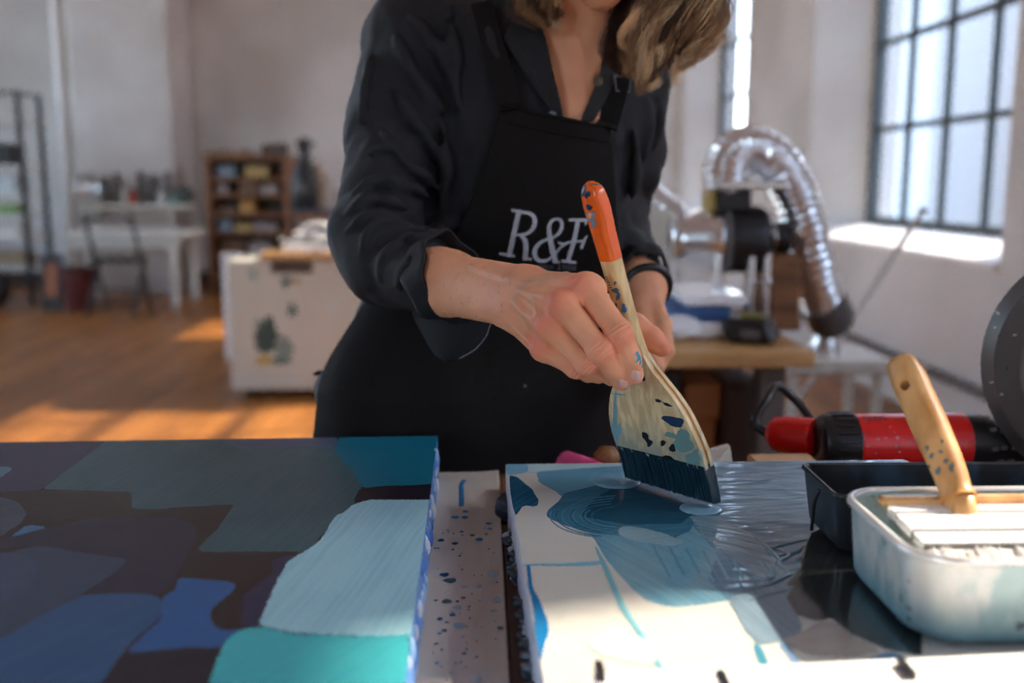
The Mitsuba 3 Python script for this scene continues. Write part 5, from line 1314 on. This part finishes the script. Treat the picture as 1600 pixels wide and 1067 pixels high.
# skin colour by place: knuckles and fingertips redder, nails, freckles, a smear of paint
bv = np.asarray(body_mesh.vertices)
skin = np.tile(S(228, 164, 126), (len(bv), 1))
def tint(c, w):
    global skin
    skin = skin * (1 - w[:, None]) + np.asarray(c) * w[:, None]
def near(q_, r): return np.exp(-(np.linalg.norm(bv - q_, axis=1) / r) ** 2)
n1 = noisy(bv, 55, 2, 3); tint(S(200, 132, 98), np.clip(.5 + n1 * 2.2, 0, 1) * .35)
for k in range(4):
    tint(S(222, 116, 94), .75 * near(MCP[k] + upd * .009, .0125)); tint(S(224, 128, 106), .65 * near(PIP[k] + unit(PIP[k] - (MCP[k] + DIP[k]) / 2) * .006, .0105)); tint(S(230, 142, 122), .55 * near(TIP[k], .011))
tint(S(218, 128, 104), .7 * near(THB[4], .022)); tint(S(205, 130, 108), .35 * near(WR, .03))
for v_ in VEINS:
    for q_ in v_: tint(S(160, 136, 116), .22 * near(q_, .006))
kd = cKDTree(bv); rsk = np.random.RandomState(9)
sel = np.where((np.linalg.norm(bv - FOR, axis=1) < .13) & (np.linalg.norm(bv - MCP[1], axis=1) > .05))[0]
for j in rsk.choice(sel, 170):
    idx = kd.query_ball_point(bv[j], .0009 + .0013 * rsk.rand() ** 3)
    skin[idx] = skin[idx] * .72 + S(140, 84, 56) * .28
h = march(hand_full, 1000, 560, .66, .9)
for (x, y, r) in ((996, 553, .0018), (999, 559, .0024), (1001, 566, .002), (996, 564, .0012), (1003, 572, .0015), (1003, 553, .0012)):
    q_ = at(x, y, march(hand_full, x, y, .66, .9)); skin[kd.query_ball_point(q_, r)] = S(70, 146, 170)
lips = near(H(0, .092, -.060), .017); tint(S(186, 96, 88), np.clip(lips * 1.2, 0, .8))
for s in (-1, 1): tint(S(250, 245, 240), (np.linalg.norm(bv - H(s * .031, .072, .003), axis=1) < .0128) * .9); tint(S(60, 50, 44), (np.linalg.norm(bv - H(s * .031, .0838, -.002), axis=1) < .0055) * .95)
put(pn + '__body', body_mesh, 'skin', True, color=np.clip(skin, 0, 1))
USED[pn + '__body'] = 1

# finger nails, each a thin shell set in the skin
def nail(sdf, px, py, w, h, ang):
    o = []; ca, sa = math.cos(ang), math.sin(ang)
    g = np.array([(x, y) for y in np.linspace(-1, 1, 9) for x in np.linspace(-1, 1, 9)])
    L_ = np.sign(g) * np.abs(g); e = (np.abs(g[:, 0]) ** 4 + np.abs(g[:, 1]) ** 3) ** .3; 
    L_ = g / np.maximum(1, e)[:, None]
    pts = []
    for x, y in L_:
        qx, qy = px + (x * w / 2 * ca - y * h / 2 * sa), py + (x * w / 2 * sa + y * h / 2 * ca)
        pts.append(at(qx, qy, march(sdf, qx, qy, .68, .86) - .0005 + .0006 * max(abs(x), abs(y)) ** 6))
    f = [[i * 9 + j, i * 9 + j + 1, (i + 1) * 9 + j + 1, (i + 1) * 9 + j] for i in range(8) for j in range(8)]
    return np.array(pts), np.array(f)
part(pn, 'fingernail', nail(hand_sdf, 994, 587, 17, 15, .35), 'nail', True)
part(pn, 'fingernail', nail(hand_sdf, 974, 599, 17, 11, .25), 'nail', True)

# shirt: sleeves and body with folds, open at the neck
SH_R, EL_R, CUFF = at(650, 0, 1.085), at(588, 392, 1.000), at(672, 428, .940)
def seam(px, py): return at(px, py, 1.05)
def fold(sdf, pts, r, sink=.05):
    out = []
    for x, y in spline(np.array(pts, float), 3 * len(pts)):
        out.append((x, y))
    o = np.array(out); dep = march_many(sdf, o[:, 0], o[:, 1], .7, 1.3)
    out = [at(x, y, d_ + r * sink) for (x, y), d_ in zip(o, dep)]
    return out, np.sin(np.linspace(.3, math.pi - .3, len(out))) * r * 1.7
def sleeve_r(p):
    d = cone(p, at(672, -14, 1.10), at(640, 60, 1.075), .046, .050)
    d = smin(d, chain(p, [at(640, 60, 1.075), at(612, 200, 1.045), at(588, 370, 1.000)], [.0500, .0490, .0455], .02), .02)
    d = smin(d, chain(p, [at(588, 370, 1.000), at(610, 412, .975), at(668, 430, .935), at(700, 440, .912)], [.0450, .0420, .0355, .0330], .02), .03)
    return d
def sleeve_l(p):
    d = chain(p, [at(975, 50, 1.13), at(998, 130, 1.125), at(990, 250, 1.155), at(965, 355, 1.190)], [.040, .036, .0350, .035], .02)
    return smin(d, chain(p, [at(965, 355, 1.190), at(985, 400, 1.14), at(1000, 428, 1.105)], [.034, .0310, .0290], .02), .02)
SEED_F = {}
def cloth_noise(p, a):
    q_ = p + .03 * np.stack([noisy(p, 9, 1), noisy(p, 9, 2), noisy(p, 9, 3)], 1)
    n_ = np.abs(noisy(q_ * [1, 1, .55], 24, 4, 2)); return a * (.5 - 2.0 * n_)
base_shirt = lambda p: smin(smin(trunk(p, .004), sleeve_r(p), .020), sleeve_l(p), .015)
FOLDS = []
for pts, r in (([(618, 60), (640, 110), (668, 150), (690, 170)], .007), ([(600, 120), (640, 180), (676, 230), (690, 250)], .007), ([(590, 190), (630, 250), (668, 280), (684, 300)], .006), ([(560, 250), (600, 232), (640, 240)], .005),
               ([(552, 300), (590, 282), (640, 292), (672, 310)], .007), ([(545, 330), (580, 312), (620, 318), (650, 332)], .006), ([(540, 360), (575, 338), (612, 338), (640, 350)], .006), ([(560, 400), (578, 360), (610, 344), (650, 350)], .005),
               ([(590, 440), (600, 400), (630, 370), (660, 362)], .005), ([(620, 450), (640, 410), (668, 384), (700, 372)], .006), ([(700, 372), (690, 358), (700, 350), (726, 354)], .005), ([(655, 350), (676, 360), (684, 382), (676, 396)], .005),
               ([(640, 20), (672, 60), (700, 110), (715, 160)], .007), ([(700, 10), (712, 80), (716, 150)], .006), ([(690, 190), (700, 260), (690, 320)], .006), ([(585, 60), (570, 140), (560, 200)], .006),
               ([(760, 20), (775, 90), (800, 150)], .006), ([(810, 50), (830, 110), (852, 160)], .006), ([(842, 80), (856, 130), (872, 172)], .005), ([(1010, 150), (1014, 210), (1000, 280)], .006), ([(1030, 140), (1032, 190), (1022, 250)], .006), ([(990, 200), (994, 260), (985, 320)], .006)):
    FOLDS.append(fold(base_shirt, pts, r))
VN = [at(893, 60, 1.00), at(893, 205, .985)]
def neck_cut(p):
    q_ = p - CAM; dep = q_ @ FWD; px = 800 + FPX * (q_ @ RIGHT) / dep; py = 533.5 - FPX * (q_ @ UP) / dep
    lx = np.interp(py, [-200, -20, 65, 190, 200], [800, 818, 855, 882, 893]); rx_ = np.interp(py, [-200, -20, 70, 120, 190, 200], [1000, 965, 945, 934, 903, 893])
    return np.maximum(np.maximum(lx - px, px - rx_) * .0007, (dep - 1.085))
NV = at(893, 196, 1.0)                              # the V opening as a wedge with its point down
e1_, e2_ = unit(np.cross(at(893, 196, 1.0) - at(852, 60, 1.03), FWD)), unit(np.cross(at(946, 70, 1.03) - at(897, 196, 1.0), FWD))
if e1_ @ (at(893, 60, 1.0) - at(852, 60, 1.03)) > 0: e1_ = -e1_
if e2_ @ (at(893, 60, 1.0) - at(946, 70, 1.03)) > 0: e2_ = -e2_
ynv = at(893, 60, 1.09)[1]
def vcut(p): return np.maximum(np.maximum((p - at(889, 196, 1.0)) @ e1_, (p - at(899, 196, 1.0)) @ e2_), p[:, 1] - ynv)
CU_A = unit(at(700, 440, .912) - at(640, 424, .945)); CU_P = at(690, 436, .918)
cu_n = unit(CU_A + .75 * RIGHT * 0 + .55 * UP * 1.0)
CL_A = unit(LW - at(985, 400, 1.14)); CL_P = at(1003, 430, 1.10)
def shirt_sdf(p):
    d = base_shirt(p)
    for f_, r_ in FOLDS:
        a = np.array(f_); m = ((p > a.min(0) - .018) & (p < a.max(0) + .018)).all(1)
        if m.any(): d[m] = smin(d[m], chain(p[m], f_, list(r_), .002), .007)
    d = d + cloth_noise(p, .0115) + .0012 * noisy(p, 70, 8, 2)
    # cuffs: end of the sleeve, hollow inside
    sr = sleeve_r(p)
    near_c = np.linalg.norm(p - CU_P, axis=1) < .075
    d = np.where((sr < .03) & near_c, np.maximum(d, (p - CU_P) @ cu_n * (1) - .0), d)
    d = np.where(((p - CU_P) @ cu_n > -.05) & (sr < .02), np.maximum(d, -(cone(p, at(676, 434, .932), at(760, 446, .86), .0285, .0285))), d)
    sl = sleeve_l(p)
    cl_ = (p - CL_P) @ CL_A
    d = np.where((sl < .02) & (np.linalg.norm(p - CL_P, axis=1) < .06), np.maximum(d, cl_), d)
    d = np.where((cl_ > -.035) & (sl < .015), np.maximum(d, -cone(p, at(985, 400, 1.14), LW, .0265, .0250)), d)
    d = smax(d, -vcut(p), .004)
    return np.maximum(d, .80 - p[:, 2])
sp = sdf_mesh(shirt_sdf, (-.34, .86, .80), (.34, 1.34, 1.46), .0028)
put(pn + '__shirt', sp, 'linen_black', True); USED[pn + '__shirt'] = 1
tag(pn + '__shirt', 'black linen shirt with rolled sleeves')
# rolled cuff bands and the loose flap under the right cuff
def cuff_band(c, ax, r, w, t, seed, key='cuff'):
    u = unit(np.cross(ax, [0, 0, 1])); v_ = np.cross(ax, u); n_ = 64; a = np.arange(n_) * 2 * np.pi / n_
    rr = r * (1 + .05 * np.sin(3 * a + seed) + .035 * np.sin(7 * a + 2 * seed)); rows_ = []
    for (o, h_) in ((-t, -w * .5), (0, -w * .5), (t * .5, -w * .3), (t * .6, 0), (t * .5, w * .4), (0, w * .5), (-t, w * .5), (-t, 0), (-t, -w * .5)):
        wob = .0025 * np.sin(5 * a + seed * 2 + h_ * 90)
        rows_.append(c + (rr + o)[:, None] * (np.cos(a)[:, None] * u + np.sin(a)[:, None] * v_) + (h_ + wob)[:, None] * ax)
    vv = np.vstack(rows_); i = np.arange(n_); j = (i + 1) % n_; f = []
    for k in range(len(rows_) - 1): f += [np.stack([k * n_ + i, k * n_ + j, (k + 1) * n_ + j], 1), np.stack([k * n_ + i, (k + 1) * n_ + j, (k + 1) * n_ + i], 1)]
    return part(pn, key, trimesh.Trimesh(vv, np.vstack(f), process=False), 'linen_black', True)
cuff_band(at(694, 434, .919), cu_n, .0405, .028, .0030, 1.0)
cuff_band(at(999, 424, 1.108), CL_A, .0310, .018, .0025, 2.0)
fl = [[(640, 470, .955), (680, 490, .94), (726, 500, .93), (768, 500, .925)], [(648, 500, .958), (684, 520, .945), (724, 526, .935), (764, 508, .93)], [(664, 530, .96), (690, 545, .95), (722, 545, .942), (752, 532, .935)], [(680, 556, .965), (696, 562, .955), (718, 558, .948), (742, 546, .94)], [(700, 566, .965), (706, 566, .958), (716, 562, .95), (730, 556, .944)]]
fr_ = np.array([spline(J(r_), 16) for r_ in fl]); fr_ = np.stack([spline(fr_[:, k], 16) for k in range(16)], 1)
vv = fr_.reshape(-1, 3); vv = np.vstack([vv, vv + FWD * .0012]); n_ = 16
f = [[i * n_ + j, i * n_ + j + 1, (i + 1) * n_ + j + 1, (i + 1) * n_ + j] for i in range(n_ - 1) for j in range(n_ - 1)]
part(pn, 'cuff_flap', (vv, np.array(f + [[256 + q_ for q_ in r_[::-1]] for r_ in f])), 'linen_black', True)
part(pn, 'loose_thread', tube(np.vstack([spline(J([(768, 501, .923), (760, 524, .927), (750, 538, .932), (738, 549, .936), (718, 560, .945)]), 24)]), .00055, 6), 'thread_grey', True)
# collar leaves
def leaf(rows_, key, mt, parent=pn, th=.0018, lift=.004):
    g = np.array([spline(r_, 14) for r_ in rows_]); g = np.stack([spline(g[:, k], 14) for k in range(14)], 1).reshape(-1, 3)
    dep = march_many(base_shirt, g[:, 0], g[:, 1], .9, 1.2) - lift * g[:, 2]
    v0 = np.array([at(x, y, d_) for (x, y, _), d_ in zip(g, dep)]); vv = np.vstack([v0, v0 + FWD * th]); n_ = 14
    f = [[i * n_ + j, i * n_ + j + 1, (i + 1) * n_ + j + 1, (i + 1) * n_ + j] for i in range(n_ - 1) for j in range(n_ - 1)]
    edge = [i for i in range(n_)] + [i * n_ + n_ - 1 for i in range(1, n_)] + [(n_ - 1) * n_ + i for i in range(n_ - 2, -1, -1)] + [i * n_ for i in range(n_ - 2, 0, -1)]
    m = len(v0); e = [[edge[k], m + edge[k], m + edge[(k + 1) % len(edge)], edge[(k + 1) % len(edge)]] for k in range(len(edge))]
    return part(parent, key, (vv, np.array(f + [[m + q_ for q_ in r_[::-1]] for r_ in f] + e)), mt, True)
leaf([[(824, -30, 1.), (838, 20, 1.2), (853, 60, 1.4)], [(812, 0, 1.), (838, 70, 1.6), (864, 112, 2.2)], [(800, 30, 1.), (842, 120, 1.6), (880, 182, 2.2)], [(786, 60, .7), (830, 130, 1.), (868, 186, 1.2)]], 'collar', 'linen_black')
leaf([[(958, -20, 1.), (952, 30, 1.2), (942, 76, 1.4)], [(968, 0, 1.), (954, 60, 1.6), (936, 122, 2.2)], [(982, 20, 1.), (952, 100, 1.6), (908, 188, 2.2)], [(1000, 40, .7), (966, 120, 1.), (928, 190, 1.2)]], 'collar', 'linen_black')
def button(px, py, d, r, key):
    c = at(px, py, d); m = lathe([(0, 0), (r, 0), (r, .0015), (r * .8, .002), (r * .5, .0012), (0, .0012)], 18)
    dn = -ray(px, py) / np.linalg.norm(ray(px, py)); a1 = unit(np.cross(dn, UP)); part(pn, 'button', frame(m, c, a1, np.cross(dn, a1), dn), key, 30)
for px, py, r, key in ((935, 127, .0052, 'button_brown'), (863, 180, .0042, 'button_grey')): button(px, py, march(base_shirt, px, py, .9, 1.2) - .013, r, key)
# undershirt seen in the V
leaf([[(866, 178, -1.5), (893, 176, -1.5), (922, 178, -1.5)], [(870, 194, -1.5), (893, 194, -1.5), (918, 194, -1.5)], [(872, 214, -1.5), (893, 216, -1.5), (916, 214, -1.5)]], 'undershirt', 'undershirt_white')

# apron: bib and skirt laid over the trunk, two straps, slider, lettering
BIB = [(783, 160), (958, 196), (962, 260), (966, 330), (975, 400), (985, 460), (1002, 600), (1004, 800), (1004, 1000), (440, 1000), (470, 800), (488, 600), (500, 575), (560, 480), (640, 430), (706, 380), (742, 300), (764, 230)]
bibpoly = Polygon([on_y(x, y, 1.02)[[0, 2]] for x, y in BIB]).buffer(-.006).buffer(.006)
bsh = np.array(bibpoly.exterior.coords)
def poly_sd(x, z, P):
    d = np.full(len(x), 1e9); inside = np.zeros(len(x), bool)
    for (x0, z0), (x1, z1) in zip(P[:-1], P[1:]):
        ex, ez = x1 - x0, z1 - z0
        t = np.clip(((x - x0) * ex + (z - z0) * ez) / max(ex * ex + ez * ez, 1e-12), 0, 1)
        d = np.minimum(d, np.hypot(x - x0 - t * ex, z - z0 - t * ez))
        c = ((z0 > z) != (z1 > z)) & (x < (x1 - x0) * (z - z0) / (z1 - z0 if z1 != z0 else 1e-12) + x0)
        inside ^= c
    return np.where(inside, -d, d)
AFOLD = []
def apron_outer(p):
    q_ = p + .02 * np.stack([noisy(p, 7, 11), noisy(p, 7, 12), noisy(p, 7, 13)], 1)
    drape = .0030 * np.sin(q_[:, 0] * 58 + 2.2 * q_[:, 2] * 6) * np.clip((1.02 - p[:, 2]) / .12, 0, 1) + .0016 * noisy(q_ * [1, 1, .4], 30, 6, 2)
    return smin(trunk(p, .0095), np.linalg.norm((p - at(880, 300, 1.068)) / [1.5, 1, 1.3], axis=1) - .062, .05) + drape
def apron_sdf(p):
    o = apron_outer(p)
    d = smax(o, -(o + .0032), .0006)
    reg = np.maximum(poly_sd(p[:, 0], p[:, 2], bsh), p[:, 1] - (1.155 + .0 * p[:, 0]))
    return np.maximum(d, reg)
apm = sdf_mesh(apron_sdf, (-.30, .90, .50), (.30, 1.20, 1.26), .0024)
apron = part(pn, 'apron', apm, 'apron_black', True, label='black bib apron with white lettering')
def onto(fn, px, py, lift, d0=.85, d1=1.25): return at(px, py, march(fn, px, py, d0, d1) - lift)
def printed(poly, fn, lift, t, key, name, parent):
    m = trimesh.util.concatenate([trimesh.creation.extrude_polygon(g, 1.0, engine='earcut') for g in getattr(poly, 'geoms', [poly])])
    v2, f2 = trimesh.remesh.subdivide_to_size(m.vertices * [1, 1, 0.001], m.faces, 5.0)
    dep = march_many(fn, v2[:, 0], v2[:, 1], .85, 1.25) - lift - np.where(v2[:, 2] > .0005, t, 0)
    out = np.array([at(x, y, d_) for x, y, d_ in zip(v2[:, 0], v2[:, 1], dep)])
    mm_ = trimesh.Trimesh(out, f2, process=False)
    return part(parent, name, mm_, key)
def ln(pts, w, smooth_=True):
    p = spline(np.array(pts, float), 8 * len(pts)) if smooth_ and len(pts) > 2 else np.array(pts, float)
    return LineString(p).buffer(w / 2, cap_style=1, resolution=4)
def vary(pts, ws):
    p = spline(np.array(pts, float), 7 * len(pts)); w = np.interp(np.linspace(0, 1, len(p)), np.linspace(0, 1, len(ws)), ws)
    return unary_union([LineString(p[i:i + 2]).buffer((w[i] + w[i + 1]) / 4, resolution=4) for i in range(len(p) - 1)])
GLYPH = {'R': unary_union([ln([(338, 205), (238, 655)], 50, False), ln([(145, 642), (285, 668)], 30, False), ln([(272, 190), (350, 206)], 30, False),
                           vary([(340, 208), (430, 218), (490, 255), (505, 320), (470, 400), (400, 440), (310, 450)], [30, 36, 46, 48, 40, 30, 26]), vary([(360, 450), (405, 510), (412, 600), (402, 690)], [40, 52, 50, 46]), ln([(388, 690), (460, 700)], 26, False)]),
         '&': unary_union([vary([(690, 480), (755, 430), (785, 370), (780, 305), (740, 280), (690, 295), (655, 350), (655, 420), (668, 500), (690, 620), (722, 720)], [26, 32, 38, 34, 26, 30, 40, 46, 52, 56, 54]), ln([(700, 725), (755, 730)], 26, False),
                           vary([(640, 490), (565, 525), (510, 590), (505, 660), (550, 715), (620, 715), (680, 680)], [22, 36, 46, 48, 40, 30, 22]), vary([(715, 650), (770, 580), (830, 535), (900, 520)], [22, 26, 26, 22]), ln([(752, 528), (800, 545)], 20, False)]),
         'F': unary_union([ln([(955, 300), (915, 500), (850, 718)], 46), ln([(872, 290), (1048, 292)], 32, False), ln([(1046, 290), (1035, 335)], 20, False), ln([(895, 520), (1010, 508)], 22, False), vary([(1045, 460), (1015, 520), (990, 580)], [18, 26, 34]), ln([(795, 720), (925, 732)], 30, False)])}
from shapely import affinity
def px_of(g): return affinity.affine_transform(g, [1 / 6.67, 0, 0, 1 / 6.67, 760, 300])
for ch_, g in GLYPH.items(): printed(px_of(g.simplify(1.5)), apron_outer, .0006, .0008, 'print_grey', 'letter', apron)
def small_text(s_, x0, y0, x1, y1, hpx_, key):
    m = meshkit.text_mesh(s_, 1.0, .1); b = m.bounds; w = b[1][0] - b[0][0]
    v = m.vertices.copy(); u = (v[:, 0] - b[0][0]) / w
    sc = np.hypot(x1 - x0, y1 - y0) / w
    X = x0 + (x1 - x0) * u + v[:, 1] * hpx_ * .22; Y = y0 + (y1 - y0) * u - v[:, 1] * hpx_
    dep = march_many(apron_outer, X, Y, .85, 1.25) - .0006 - np.where(v[:, 2] > .05, .0006, 0)
    out = np.array([at(a, b_, d_) for a, b_, d_ in zip(X, Y, dep)])
    part(apron, 'small_lettering', trimesh.Trimesh(out, m.faces, process=False), key)
small_text('since', 838, 418.5, 864, 420.5, 7, 'print_dim'); small_text('1988', 870, 420.5, 899, 422.5, 8.5, 'print_dim')
def seamline(pts, r, fn=apron_outer, parent=apron, name='hem', key='apron_black', lift=.0004):
    p = spline(np.array(pts, float), 30); part(parent, name, tube([onto(fn, x, y, lift) for x, y in p], r, 6, flat=1), key, True)
seamline([(786, 164), (840, 178), (900, 190), (955, 199)], .0016); seamline([(788, 190), (840, 203), (900, 214), (954, 222)], .0010)
def ribbon(pts, w, fn, name, key, lift=.002):
    p = spline(np.array(pts, float), 24); c = np.array([onto(fn, x, y, lift, .8, 1.35) for x, y in p])
    t = np.gradient(c, axis=0); t /= np.linalg.norm(t, axis=1, keepdims=True); nv = -FWD; sd = np.cross(t, nv); sd /= np.linalg.norm(sd, axis=1, keepdims=True)
    n2 = np.cross(sd, t); rows_ = [c - sd * w / 2, c + sd * w / 2, c + sd * w / 2 + n2 * .0016 * np.sign((n2 @ nv))[:, None], c - sd * w / 2 + n2 * .0016 * np.sign((n2 @ nv))[:, None]]
    vv = np.stack(rows_, 1).reshape(-1, 3); f = []
    for i in range(len(c) - 1):
        for k in range(4): f.append([i * 4 + k, i * 4 + (k + 1) % 4, (i + 1) * 4 + (k + 1) % 4, (i + 1) * 4 + k])
    part(apron, name, (vv, np.array(f)), key, 40)
surf = lambda p: np.minimum(base_shirt(p) - .003, np.maximum(apron_outer(p), poly_sd(p[:, 0], p[:, 2], bsh)))
ribbon([(800, 172), (782, 110), (764, 50), (752, 5)], .022, surf, 'strap', 'apron_black'); ribbon([(948, 200), (962, 150), (972, 105), (978, 70)], .022, surf, 'strap', 'apron_black')
sl_ = [onto(surf, x, y, .0045) for x, y in ((960, 118), (963, 142), (983, 144), (984, 122), (960, 118))]
part(apron, 'slider', tube(sl_, .0011, 8), 'grey_metal', True)
c_ = onto(apron_outer, 820, 603, .0004); part(apron, 'lint', trimesh.Trimesh(c_ + trimesh.creation.icosphere(2, .0016).vertices, trimesh.creation.icosphere(2).faces, process=False), 'print_dim', True)
tie = at(503, 588, 1.15); part(apron, 'tie', cat(tube([tie + RIGHT * .012, tie - RIGHT * .004 + UP * .004, tie - RIGHT * .010 + UP * .002], [.004, .0035, .0015], 10), tube([tie, tie - UP * .012 - RIGHT * .003], [.003, .001], 8)), 'apron_black', True)

# wrist band, trousers, shoes
wc = at(1010, 449, 1.088); wa = unit(LW - LE); part(pn, 'wrist_band', tube([wc + .0250 * (np.cos(a) * unit(np.cross(wa, UP)) + np.sin(a) * np.cross(wa, unit(np.cross(wa, UP)))) for a in np.linspace(0, 2 * np.pi, 40)], .0052, 8, cap=False), 'black_plastic', True)
def trouser_sdf(p): return np.maximum(smin(legs(p, .012), trunk(p, -.004), .03), np.maximum(p[:, 2] - .845, .10 - p[:, 2]))
part(pn, 'trousers', sdf_mesh(trouser_sdf, (-.30, .95, .06), (.34, 1.36, .88), .006), 'apron_black', True)
for k, s in ((0, -1), (1, 1)):
    x, y = HIPS[k]; x += s * .015; y += .02
    def shoe_sdf(p):
        d = smin(cone(p, (x, y + .03, .060), (x + s * .015, y - .16, .045), .045, .040), cone(p, (x, y + .02, .06), (x, y + .02, .12), .046, .048), .02)
        return np.maximum(d, .0 - p[:, 2] + .001)
    part(pn, 'shoe', sdf_mesh(shoe_sdf, (x - .12, y - .26, -.01), (x + .12, y + .16, .16), .005), 'black_plastic', True)

# hair: wavy locks made of separate strands
rh = np.random.RandomState(21)
def lock(guide, n, spread, r, wave, phase, tone, strands, colors):
    g = spline(np.array([at(*q_) for q_ in guide]), 16); s = np.linspace(0, 1, 16)
    for i in range(n):
        o = rh.randn(3) * spread
        taper = (1 - .72 * s ** 1.6)[:, None]
        ph = phase + rh.randn() * .28
        w = wave * (s ** .8)[:, None] * (np.sin(s * 11 + ph)[:, None] * RIGHT + np.cos(s * 11 + ph)[:, None] * FWD * .9 + .5 * np.sin(s * 11 + ph + 1)[:, None] * UP)
        p = g + o * taper + w + rh.randn(3) * .0012 * s[:, None]
        m = tube(p, r * np.interp(s, [0, .1, .85, 1], [1, 1, .8, .3]), 3, cap=False)
        c = tone * (.75 + .5 * rh.rand()); strands.append(m); colors.append(np.tile(np.clip(c, 0, 1), (len(m.vertices), 1)))
strands, colors = [], []
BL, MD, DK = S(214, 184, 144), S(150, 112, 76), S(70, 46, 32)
def many(n, f, cnt, spread, wave, tones, r=.00036):
    for i in range(n): lock(f(i / max(n - 1, 1)), int(cnt * 1.5), spread * (.6 + .7 * rh.rand()), r, wave * (1.0 + 1.0 * rh.rand()), rh.rand() * 6.28, tones[rh.randint(len(tones))] * (.85 + .3 * rh.rand()), strands, colors)
# dark inner hair beside the neck, then lighter outer locks on the right side of the picture, then the left side
def jit(s): return rh.randn() * s
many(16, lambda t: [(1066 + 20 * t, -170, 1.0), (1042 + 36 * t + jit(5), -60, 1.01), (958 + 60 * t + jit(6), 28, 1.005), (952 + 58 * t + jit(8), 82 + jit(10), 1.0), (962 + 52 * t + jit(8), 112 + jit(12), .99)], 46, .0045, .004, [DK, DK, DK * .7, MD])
many(20, lambda t: [(1078 + 14 * t, -200, .950), (1060 + 52 * t + jit(5), -70, .945), (992 + 110 * t + jit(8), 8, .958), (985 + 100 * t + jit(10), 60 + jit(8), .965), (990 + 80 * t + jit(12), 110 - 20 * t + jit(14), .97)], 40, .0040, .0065, [BL, MD, BL * 1.05, MD * .9, DK])
many(10, lambda t: [(1090 + 14 * t, -200, .955), (1100 + 26 * t + jit(4), -70, .955), (1092 + 34 * t + jit(6), 10, .955), (1088 + 34 * t + jit(8), 58 + jit(6), .96), (1066 + 34 * t + jit(8), 100 - 22 * t + jit(8), .965)], 22, .0046, .0095, [BL, BL, MD])
many(7, lambda t: [(1062 + 12 * t, -160, .955), (1020 + 25 * t + jit(5), 0, .958), (992 + 22 * t + jit(5), 75, .96), (1000 + 14 * t + jit(4), 122 + jit(4), .962), (1008 + 6 * t, 138 + jit(5), .963)], 36, .0035, .005, [MD, BL, BL])
many(16, lambda t: [(812 - 10 * t, -170, .990), (806 - 4 * t + jit(4), -100, .995), (804 + 50 * t + jit(6), -30, .99), (812 + 52 * t + jit(8), 10 + jit(8), .99), (836 + 44 * t + jit(8), 30 + jit(10), .985)], 42, .0042, .0045, [MD, DK, BL * .9, MD])
# crown, outside the frame
for i in range(110):
    a = rh.rand() * 2 * np.pi; el = .15 + 1.2 * rh.rand()
    dv = np.array([math.cos(a) * math.cos(el), math.sin(a) * math.cos(el), math.sin(el)])
    if dv[1] > -.05: continue
    p0 = H(*(np.array([.082, .100, .094]) * dv + [0, -.010, .032])); dv2 = np.array([dv[0], dv[1], 0]); dv2 = dv2 / (np.linalg.norm(dv2) + 1e-6)
    p1 = H(*(np.array([.092, .108, 0]) * dv2 + [0, -.012, .0])); p2 = H(*(np.array([.096, .112, 0]) * dv2 + [0, -.014, -.03])); top_ = H(0.01 * dv2[0], -.01, .132)
    g = [((q_ - CAM)) for q_ in (top_, p0, p1, p2)]
    gp_ = [(800 + FPX * (q_ @ RIGHT) / (q_ @ FWD), 533.5 - FPX * (q_ @ UP) / (q_ @ FWD), q_ @ FWD) for q_ in g]
    lock(gp_, 26, .0045, .0006, .003, rh.rand() * 6, [BL, MD, DK][i % 3], strands, colors)
for i in range(64):
    sd = 1 if i % 2 else -1; t = rh.rand()
    g = [H(sd * .006, .075 - .13 * t, .118 + .012 * math.sin(t * 3)), H(sd * (.052 + .02 * t), .082 - .13 * t, .094 + .012 * t), H(sd * .090, .058 - .11 * t, .030), H(sd * .098, .036 - .09 * t, -.020 - .02 * rh.rand())]
    gp_ = [(800 + FPX * ((q_ - CAM) @ RIGHT) / ((q_ - CAM) @ FWD), 533.5 - FPX * ((q_ - CAM) @ UP) / ((q_ - CAM) @ FWD), (q_ - CAM) @ FWD) for q_ in g]
    lock(gp_, 30, .0042, .0005, .003, rh.rand() * 6, [BL, MD, MD, DK][i % 4], strands, colors)
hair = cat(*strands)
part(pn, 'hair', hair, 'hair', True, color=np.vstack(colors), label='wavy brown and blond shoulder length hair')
